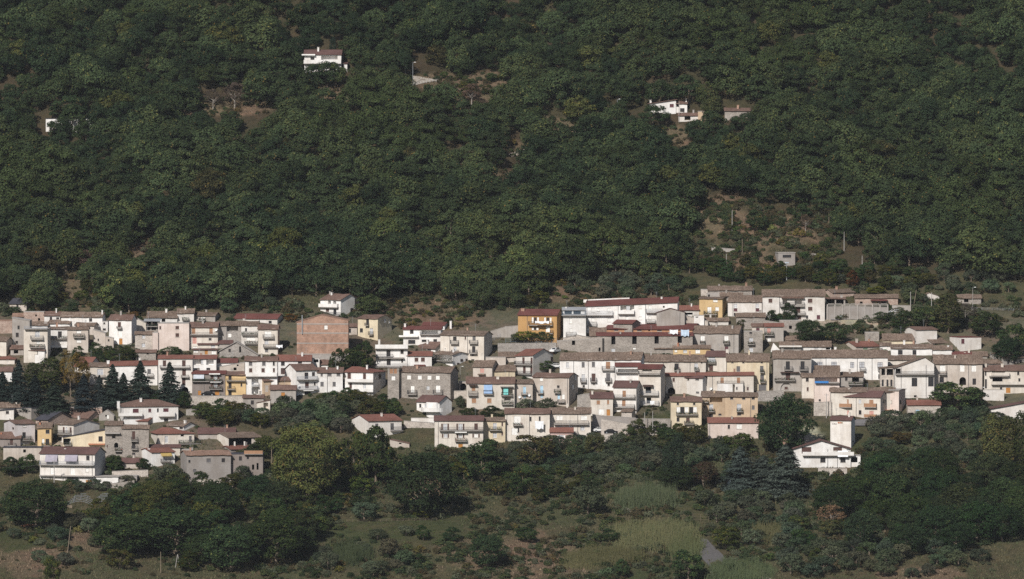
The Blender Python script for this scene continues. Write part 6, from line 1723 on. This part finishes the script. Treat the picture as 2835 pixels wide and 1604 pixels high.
# the rest of the wood: one object scattering the same crowns
src = bpy.data.collections.new('wood_crowns')
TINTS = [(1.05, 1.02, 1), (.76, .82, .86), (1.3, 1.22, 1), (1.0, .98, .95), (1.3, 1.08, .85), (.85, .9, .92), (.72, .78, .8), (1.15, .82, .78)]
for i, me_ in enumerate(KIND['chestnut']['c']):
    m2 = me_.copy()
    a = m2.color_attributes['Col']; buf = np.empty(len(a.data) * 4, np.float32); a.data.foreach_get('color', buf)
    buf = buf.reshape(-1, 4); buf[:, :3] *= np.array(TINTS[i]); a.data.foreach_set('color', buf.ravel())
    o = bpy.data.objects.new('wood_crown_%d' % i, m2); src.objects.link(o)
def gn_scatter(name, label, cat, pts, src):
    """ONE object scattering many copies of the meshes in src; pts rows: x, y, z, scale, turn, index"""
    A = np.array(pts); me = bpy.data.meshes.new(name); me.from_pydata([tuple(p) for p in A[:, :3]], [], [])
    for nm, col_ in (('sc', 3), ('rz', 4)):
        me.attributes.new(nm, 'FLOAT', 'POINT').data.foreach_set('value', A[:, col_].astype(np.float32))
    me.attributes.new('ix', 'INT', 'POINT').data.foreach_set('value', A[:, 5].astype(np.int32))
    ob = bpy.data.objects.new(name, me); COL.objects.link(ob); tag(ob, label, cat, kind='stuff')
    ng = bpy.data.node_groups.new(name, 'GeometryNodeTree')
    ng.interface.new_socket('Geometry', in_out='INPUT', socket_type='NodeSocketGeometry'); ng.interface.new_socket('Geometry', in_out='OUTPUT', socket_type='NodeSocketGeometry')
    gi, go = ng.nodes.new('NodeGroupInput'), ng.nodes.new('NodeGroupOutput')
    ci = ng.nodes.new('GeometryNodeCollectionInfo'); ci.inputs['Collection'].default_value = src; ci.inputs['Separate Children'].default_value = True; ci.inputs['Reset Children'].default_value = True
    ip = ng.nodes.new('GeometryNodeInstanceOnPoints'); ip.inputs['Pick Instance'].default_value = True
    def named(n, t):
        q = ng.nodes.new('GeometryNodeInputNamedAttribute'); q.data_type = t; q.inputs['Name'].default_value = n
        return next(s for s in q.outputs if s.enabled and s.name == 'Attribute')
    cxyz = ng.nodes.new('ShaderNodeCombineXYZ'); e2r = ng.nodes.new('FunctionNodeEulerToRotation'); L = ng.links.new
    L(gi.outputs[0], ip.inputs['Points']); L(ci.outputs[0], ip.inputs['Instance']); L(named('ix', 'INT'), ip.inputs['Instance Index']); L(named('sc', 'FLOAT'), ip.inputs['Scale'])
    L(named('rz', 'FLOAT'), cxyz.inputs[2]); L(cxyz.outputs[0], e2r.inputs[0]); L(e2r.outputs[0], ip.inputs['Rotation']); L(ip.outputs[0], go.inputs[0])
    ob.modifiers.new('scatter', 'NODES').node_group = ng
for _ in range(1100):      # the same wood goes on beyond both edges of the view
    x, y = random.choice((-1, 1)) * random.uniform(138, 330), random.uniform(-330, 0); u, v = to_px(x, y, 0)
    if -90 < u < 2925: continue
    far.append((x, y, float(height(x, y)), random.uniform(.6, 1.2), random.uniform(0, 6.28), 0))
for _ in range(160):
    x, y = random.uniform(-190, 190), random.uniform(-420, -292)
    if float(to_px(x, y, float(height(x, y)) + 11)[1]) < 1640: continue
    far.append((x, y, float(height(x, y)), random.uniform(.5, 1.0), random.uniform(0, 6.28), 0))
far = np.array(far)
patch = np.sin(far[:, 0] * .038 + far[:, 1] * .025 + 1) + np.sin(far[:, 0] * -.021 + far[:, 1] * .055 + 2) + .6 * np.sin(far[:, 0] * .09 + far[:, 1] * .07) + rng.normal(0, .5, len(far)) - np.clip(far[:, 1] - 70, 0, 120) * .009  # last term favours darker crowns uphill: lens light falloff put into leaf colour
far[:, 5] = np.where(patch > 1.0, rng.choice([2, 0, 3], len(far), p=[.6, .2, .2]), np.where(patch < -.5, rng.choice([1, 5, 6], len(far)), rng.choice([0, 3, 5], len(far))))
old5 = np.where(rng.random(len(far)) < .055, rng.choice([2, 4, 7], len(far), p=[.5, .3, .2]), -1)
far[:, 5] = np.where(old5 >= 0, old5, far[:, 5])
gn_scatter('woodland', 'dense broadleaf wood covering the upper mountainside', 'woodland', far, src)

# ---- groves, gardens and scrub: many plants, grouped by look and place
LMK = [(150, 'the left-edge garden'), (480, 'the awning house'), (760, 'the unfinished grey house'), (1010, 'the huge yellow-green tree'), (1300, 'the dark foreground oak'), (1560, 'the pink cottage'),
       (1780, 'the two parked cars'), (2010, 'the cypresses'), (2290, 'the white chalet'), (2560, 'the white tower slope'), (9999, 'the poplars')]
def place_name(u, v):
    lm = next(n for lim, n in LMK if u < lim)
    if v < 820: return 'on the scrub above the top row of houses near u'.replace(' near u', ', ' + ('left' if u < 900 else 'centre' if u < 1900 else 'right'))
    if v < 1235: return 'among the houses, ' + ('far left' if u < 560 else 'left of centre' if u < 1150 else 'centre' if u < 1700 else 'right of centre' if u < 2250 else 'far right')
    return ('just below ' if v < 1370 else 'further down the slope below ') + lm
TONES = {'olive': [('silvery', (1, 1, 1)), ('grey-green', (.78, .86, .82)), ('dark grey', (.6, .7, .68))],
         'leafy': [('dark green', (.7, .82, .72)), ('green', (1, 1, .85)), ('olive-brown', (1.1, .9, .6))],
         'shrub': [('dark', (.75, .85, .75)), ('green', (1, 1, .9)), ('yellowish', (1.5, 1.3, .8))], 'oak': [('dark', (.85, .92, .88)), ('deep green', (1, 1, .9))]}
CNT = {}
def scatter(k, e, n, w, hr, gap, lim=None):
    """n plants of one kind in a survey ellipse (u, v, ru, rv); w width range in metres; hr height/width"""
    done = tries = 0
    while done < n and tries < n * 14:
        tries += 1
        if k == 'shrub' and CNT.get('shrub', 0) >= 270: return
        a, r = random.uniform(0, 6.283), math.sqrt(random.random())
        u, v = e[0] + math.cos(a) * r * e[2], e[1] + math.sin(a) * r * e[3]
        if lim and not lim(u, v): continue
        p = G(u, v); wd = random.uniform(*w)
        if abs(p.x) > 200 or in_house(p.x, p.y, .5 + wd * .3): continue
        if any((p.x - a_) ** 2 + (p.y - b_) ** 2 < (gap * (r_ * .6 + wd * .5)) ** 2 for a_, b_, r_ in TAKEN): continue
        TAKEN.append((p.x, p.y, wd * .5))
        tn, ti = random.choice(TONES[k]); nm = {'olive': 'olive tree', 'leafy': 'leafy tree', 'shrub': 'shrub', 'oak': 'oak'}[k]
        lb = '%s %s growing %s' % (tn, nm, place_name(u, v))
        plant(k, p.x, p.y, wd, wd * random.uniform(*hr), lb, 'plants, ' + lb, tuple(c * random.uniform(.88, 1.12) for c in ti))
        done += 1; CNT[k] = CNT.get(k, 0) + 1
notfield = lambda u, v: not (2190 < u < 2420 and v < 1415) and inell(u, v, (1130, 1472, 190, 34)) > 1 and inell(u, v, (1450, 1550, 190, 55)) > 1 and inell(u, v, (1970, 1530, 55, 50)) > 1 and inell(u, v, (1785, 1370, 90, 40)) > 1 and inell(u, v, (1815, 1485, 150, 60)) > 1
# right-hand dark wood
scatter('oak', (2560, 1425, 290, 130), 34, (9, 15), (.8, 1.0), .62, notfield)
scatter('olive', (2560, 1235, 200, 75), 40, (4.5, 7), (.65, .85), .75)
scatter('olive', (2640, 1180, 150, 30), 14, (4.5, 7), (.65, .85), .75)
scatter('leafy', (2470, 1325, 80, 45), 9, (5, 8), (.8, 1.0), .7)
# band between the two left clusters
scatter('olive', (830, 1166, 200, 42), 26, (5, 7), (.65, .8), .6)
scatter('leafy', (640, 1172, 120, 34), 12, (5, 7), (.7, .9), .6)
scatter('leafy', (960, 1140, 120, 22), 12, (5, 6.5), (.75, .95), .6)
scatter('leafy', (740, 1285, 60, 40), 5, (5, 7.5), (.9, 1.1), .6)
# olive groves below the centre
scatter('olive', (1620, 1275, 230, 48), 46, (4.5, 6.5), (.65, .8), .72, notfield)
scatter('olive', (1960, 1300, 120, 60), 14, (4.5, 6.5), (.7, .85), .7, notfield)
scatter('leafy', (1400, 1330, 180, 45), 16, (4.5, 8), (.75, 1.0), .7, notfield)
scatter('leafy', (1820, 1225, 120, 25), 10, (4, 7), (.8, 1.1), .7)
# lower left woods and garden
scatter('leafy', (560, 1480, 330, 110), 40, (6, 10), (.8, 1.05), .6, notfield)
scatter('oak', (640, 1480, 260, 100), 9, (10, 14), (.75, .95), .6, notfield)
scatter('olive', (120, 1500, 150, 80), 14, (4, 6), (.7, .85), 1.0)
scatter('leafy', (900, 1400, 130, 70), 20, (4.5, 8), (.7, 1.0), .6, notfield)
scatter('olive', (1010, 1560, 180, 40), 10, (4, 7), (.65, .9), .7, notfield)
# lower right gardens
scatter('olive', (2120, 1440, 120, 90), 24, (4, 7), (.65, .85), .75, notfield)
scatter('olive', (2420, 1560, 300, 50), 30, (4.5, 7.5), (.65, .85), .75)
scatter('leafy', (2330, 1520, 200, 60), 14, (4, 7), (.7, 1.0), .7)
scatter('leafy', (1500, 1345, 210, 50), 16, (3.2, 5.5), (.75, 1.0), .8, notfield)
scatter('olive', (290, 1352, 90, 16), 7, (3, 5), (.65, .8), .7)
scatter('leafy', (2340, 1372, 90, 22), 7, (4, 6), (.7, .9), .7)
scatter('shrub', (2280, 1325, 60, 14), 6, (2, 3.5), (.5, .8), .7)
# scrub everywhere on the lower slope
scatter('shrub', (1420, 1430, 1440, 185), 90, (1.6, 4.2), (.5, .85), .75, lambda u, v: v > 1255 and inell(u, v, (1120, 1472, 190, 36)) > 1 and inell(u, v, (1970, 1530, 55, 50)) > 1)
# scrub slope upper right, bank behind the white apartment house, brown slopes
scatter('shrub', (2110, 670, 200, 110), 40, (1.8, 4.0), (.5, .8), .8)
scatter('leafy', (2150, 760, 210, 32), 22, (4, 6.5), (.7, 1.0), .65)
scatter('leafy', (2420, 780, 170, 25), 14, (4, 6.5), (.7, 1.0), .7)
scatter('olive', (2560, 800, 260, 40), 18, (4, 6.5), (.7, .9), .8)
scatter('olive', (1750, 800, 200, 40), 26, (4, 6.5), (.65, .85), .7)
scatter('leafy', (1430, 820, 90, 40), 10, (4, 6), (.7, 1.0), .7)
scatter('shrub', (1190, 872, 120, 34), 20, (1.5, 3.2), (.5, .8), .9)
scatter('shrub', (210, 820, 120, 50), 18, (1.8, 3.6), (.5, .8), .8)
scatter('leafy', (330, 830, 330, 24), 22, (4, 6.5), (.7, .95), .62)
scatter('olive', (640, 850, 130, 20), 10, (4.5, 6.5), (.75, .9), .65)
for e_ in DRY:
    if e_[1] < 900: scatter('shrub', e_, int(e_[2] * e_[3] / 420), (1.5, 3.8), (.45, .8), .7)
scatter('leafy', (330, 990, 130, 14), 6, (3, 4.5), (.8, 1.0), .7)
scatter('leafy', (1265, 245, 110, 40), 10, (3, 5), (.7, .9), .8)
scatter('shrub', (1250, 300, 900, 90), 6, (1.8, 4), (.5, .8), .8, lambda u, v: any(inell(u, v, e) < 1 for e in DRY))
# between the houses
scatter('shrub', (1850, 1175, 70, 25), 8, (1.4, 2.6), (.5, .8), .8)
scatter('leafy', (2120, 900, 90, 20), 5, (3, 5), (.8, 1.0), .7)
scatter('shrub', (2450, 900, 220, 40), 24, (2, 4), (.6, .9), .7)
scatter('shrub', (400, 985, 60, 18), 8, (1.6, 3), (.6, .9), .7)
scatter('shrub', (1270, 930, 60, 40), 8, (1.6, 3), (.6, .9), .8)

# ---- undergrowth too dense to count: low bushes and brambles
usrc = bpy.data.collections.new('low_bushes')
for i, me_ in enumerate(KIND['shrub']['c']):
    usrc.objects.link(bpy.data.objects.new('low_bush_%d' % i, me_))
und = []
def under(e, n, smin, smax, lim=None, mix=(0, 1, 2, 3)):
    t = 0
    while n > 0 and t < 60000:
        t += 1
        a, r = random.uniform(0, 6.283), math.sqrt(random.random()); u, v = e[0] + math.cos(a) * r * e[2], e[1] + math.sin(a) * r * e[3]
        if math.sin(u * .021 + v * .05) + math.sin(u * .047 - v * .03 + 1) + random.gauss(0, .8) < -.2: continue
        if lim and not lim(u, v): continue
        p = G(u, v)
        if in_house(p.x, p.y, .8): continue
        und.append((p.x, p.y, p.z - .1, random.uniform(smin, smax), random.uniform(0, 6.28), random.choice(mix))); n -= 1
clearfield = lambda u, v: inell(u, v, (1120, 1472, 175, 32)) > 1 and inell(u, v, (1972, 1528, 48, 42)) > 1 and v > 1235 and not (2230 < u < 2350 and v < 1310) and not (180 < u < 330 and 1370 < v < 1412)
under((1420, 1430, 1450, 190), 3400, .25, 1.0, clearfield)
under((1420, 1290, 1450, 60), 700, .35, 1.1, clearfield)
under((1420, 1560, 1450, 60), 500, .22, .7, clearfield, (0, 2, 2, 3))
under((2110, 670, 225, 115), 420, .3, .95, lambda u, v: not (2140 < u < 2210 and 690 < v < 742), (0, 1, 2, 3))
for e_ in DRY:
    if e_[1] < 900: under((e_[0], e_[1], e_[2] * 1.15, e_[3] * 1.2), int(e_[2] * e_[3] / 55), .25, .8, lambda u, v: not (2140 < u < 2210 and 690 < v < 742), (0, 2, 2, 1))
under((520, 862, 560, 30), 240, .5, 1.2)
under((1600, 830, 420, 40), 170, .4, 1.0)
under((2450, 860, 400, 70), 260, .4, 1.1)
under((380, 985, 330, 30), 70, .3, .7)
under((1400, 1050, 1400, 110), 520, .2, .55, None, (0, 0, 2, 1))
under((350, 1230, 350, 100), 160, .2, .6, None, (0, 0, 2, 1))
gn_scatter('undergrowth', 'tangled low bushes and brambles covering the open slopes', 'undergrowth', und, usrc)

# ---- reeds
def reeds(label, e, n, hgt, c0, c1):
    V_, C_ = [], []
    while len(V_) < n * 6:
        a, r = random.uniform(0, 6.283), math.sqrt(random.random())
        p = G(e[0] + math.cos(a) * r * e[2], e[1] + math.sin(a) * r * e[3]) if len(V_) % 120 == 0 else None
        if p is not None: q = p; clump = random.uniform(.45, 1.25); ct = random.random()
        for _ in range(10):
            x, y = q.x + random.gauss(0, 1.1), q.y + random.gauss(0, 1.2); z = float(height(x, y)) if False else q.z + (y - q.y) * .25
            hh = hgt * clump * random.uniform(.6, 1.1); b = Vector((x, y, z - .2)); lx, ly = random.gauss(0, .14), random.gauss(0, .1)
            t = b + Vector((lx * hh, ly * hh, hh)); wd = random.uniform(.05, .09); mid = b.lerp(t, .55)
            f = random.uniform(.25, .75); m_ = Vector((random.uniform(-.5, .5), random.uniform(-.4, .2), random.uniform(-.15, .3)))
            V_ += [b + Vector((-wd, 0, 0)), b + Vector((wd, 0, 0)), t]
            s_ = b.lerp(t, f); V_ += [s_, s_ + Vector((0, 0, .16)), s_ + m_ * 1.6]
            k = min(1, max(0, ct * .6 + random.gauss(.2, .25))); cc_ = [c0[i] * (1 - k) + c1[i] * k for i in range(3)]
            C_ += [cc_] * 6
    V_ = np.array([tuple(v) for v in V_]); o = bpy.data.objects.new('reed_bed', rawmesh('reed_bed', V_, 3, np.array(C_), 'grass')); COL.objects.link(o)
    tag(o, label, 'reeds', kind='stuff')
RG0, RG1, RY0, RY1 = (.045, .062, .034), (.088, .106, .052), (.095, .100, .046), (.165, .150, .078)
reeds('tall grey-green reed clump below the olive grove', (1785, 1395, 80, 16), 3600, 5.4, RG0, (.095, .108, .06))
reeds('broad bed of yellow-green reeds beside the lower right road', (1810, 1490, 120, 36), 5600, 3.3, RG1, RY1)
reeds('ragged right edge of the reed bed by the road', (1900, 1520, 40, 28), 1600, 3.4, RG1, RY0)
reeds('pale yellow reed patch at the front of the reed bed', (1690, 1545, 100, 22), 3000, 2.6, RY0, RY1)
reeds('small reed tufts at the left end of the reed bed', (1610, 1560, 60, 22), 1300, 2.2, RY0, RY1)
reeds('yellowish reed patch in the lower right gardens', (2150, 1485, 75, 22), 2800, 3.0, RY0, RY1)
reeds('green reeds at the bottom right of the road', (2050, 1590, 90, 24), 2600, 3.2, RG0, RG1)
reeds('reed tufts left of the green field', (960, 1540, 60, 26), 1800, 3.4, RG0, RG1)

# ---- dry grass and weeds
n = 230000
gx, gy = rng.uniform(-185, 185, n), rng.uniform(-285, 150, n)
gz = height(gx, gy); gu, gv = to_px(gx, gy, gz)
gD, gG, gP = masks(gu, gv)
keep = (gP < .3) & ((gy < -2) | (gD > .3) | (inell(gu, gv, (2110, 660, 230, 120)) < 1)) & ((gv > 1210) | (gv < 860) | (rng.random(n) < .10)) & ~((np.abs(gu - 1970) < 35) & (np.abs(gv - 1515) < 35))
gx, gy, gz, gD, gG = gx[keep], gy[keep], gz[keep], gD[keep], gG[keep]
n = len(gx)
hgt = rng.uniform(.18, .62, n) * np.where(gG > .4, .45, 1.0)
patch = np.sin(gx * .16 + gy * .11) + np.sin(gx * .07 - gy * .21 + 2) + rng.normal(0, .7, n)
Cg = np.where((patch > .5)[:, None], (.080, .094, .046), (.120, .108, .064)) * np.ones((n, 3))
Cg = Cg * (1 - gD[:, None]) + np.array((.185, .140, .098)) * gD[:, None] * rng.uniform(.7, 1.3, (n, 1))
Cg = Cg * (1 - gG[:, None]) + np.array((.070, .088, .032)) * gG[:, None]
Cg *= rng.uniform(.75, 1.25, (n, 1))
Vs = np.empty((n, 2, 3, 3))
for j in range(2):
    a = rng.uniform(0, 6.28, n); w = rng.uniform(.10, .26, n)
    b = np.stack([gx + rng.normal(0, .15, n), gy + rng.normal(0, .15, n), gz - .1], 1)
    d = np.stack([np.cos(a) * w, np.sin(a) * w, np.zeros(n)], 1)
    Vs[:, j, 0] = b - d; Vs[:, j, 1] = b + d; Vs[:, j, 2] = b + np.stack([rng.normal(0, .15, n), rng.normal(0, .15, n), hgt + .1], 1)
o = bpy.data.objects.new('rough_grass', rawmesh('rough_grass', Vs.reshape(-1, 3), 3, np.repeat(Cg, 6, axis=0), 'grass')); COL.objects.link(o)
tag(o, 'rough dry grass and weeds on the open slopes', 'grass', kind='stuff')
print('PLANTS', NT[0], CNT, 'forest', len(forest), 'inview', len(inview), 'far', len(far), 'houses', len(HS))

# ------------------------------------------------------------------ light
AZ, EL = rad(24), rad(37)          # the sun stands left of and behind the camera
sd = Vector((-math.sin(AZ) * math.cos(EL), -math.cos(AZ) * math.cos(EL), math.sin(EL)))
sl = bpy.data.lights.new('sun', 'SUN'); sl.energy = 4.9; sl.angle = rad(.55); sl.color = (1.0, .952, .882)
so = bpy.data.objects.new('sun', sl); COL.objects.link(so); so.rotation_euler = (-sd).to_track_quat('-Z', 'Y').to_euler()
hz = MB(); hz.box(-3350, 3350, -3150, 1400, float(height(0., -3000.)) - 12, 520)
m, nt, out = newmat('haze'); pv = N(nt, 'ShaderNodeVolumePrincipled'); pv.inputs['Color'].default_value = (.84, .90, 1.0, 1); pv.inputs['Density'].default_value = 2.0e-5
pv.inputs['Anisotropy'].default_value = .0
nt.links.new(pv.outputs[0], out.inputs['Volume'])
tag(hz.build('haze', 'haze'), kind='stuff')
w = bpy.data.worlds.new('World'); SC.world = w; w.use_nodes = True; nt = w.node_tree
bg = nt.nodes['Background']; sk = nt.nodes.new('ShaderNodeTexSky'); sk.sky_type = 'NISHITA'; sk.sun_disc = False
sk.sun_elevation = EL; sk.sun_rotation = math.atan2(sd.x, sd.y)
nt.links.new(sk.outputs[0], bg.inputs[0]); bg.inputs[1].default_value = .062
SC.view_settings.view_transform = 'Standard'; SC.view_settings.look = 'None'; SC.view_settings.exposure = 0; SC.view_settings.gamma = 1
SC.view_settings.use_curve_mapping = False
SC.cycles.use_denoising = False; SC.cycles.max_bounces = 5; SC.cycles.diffuse_bounces = 3; SC.cycles.glossy_bounces = 2; SC.cycles.transmission_bounces = 2
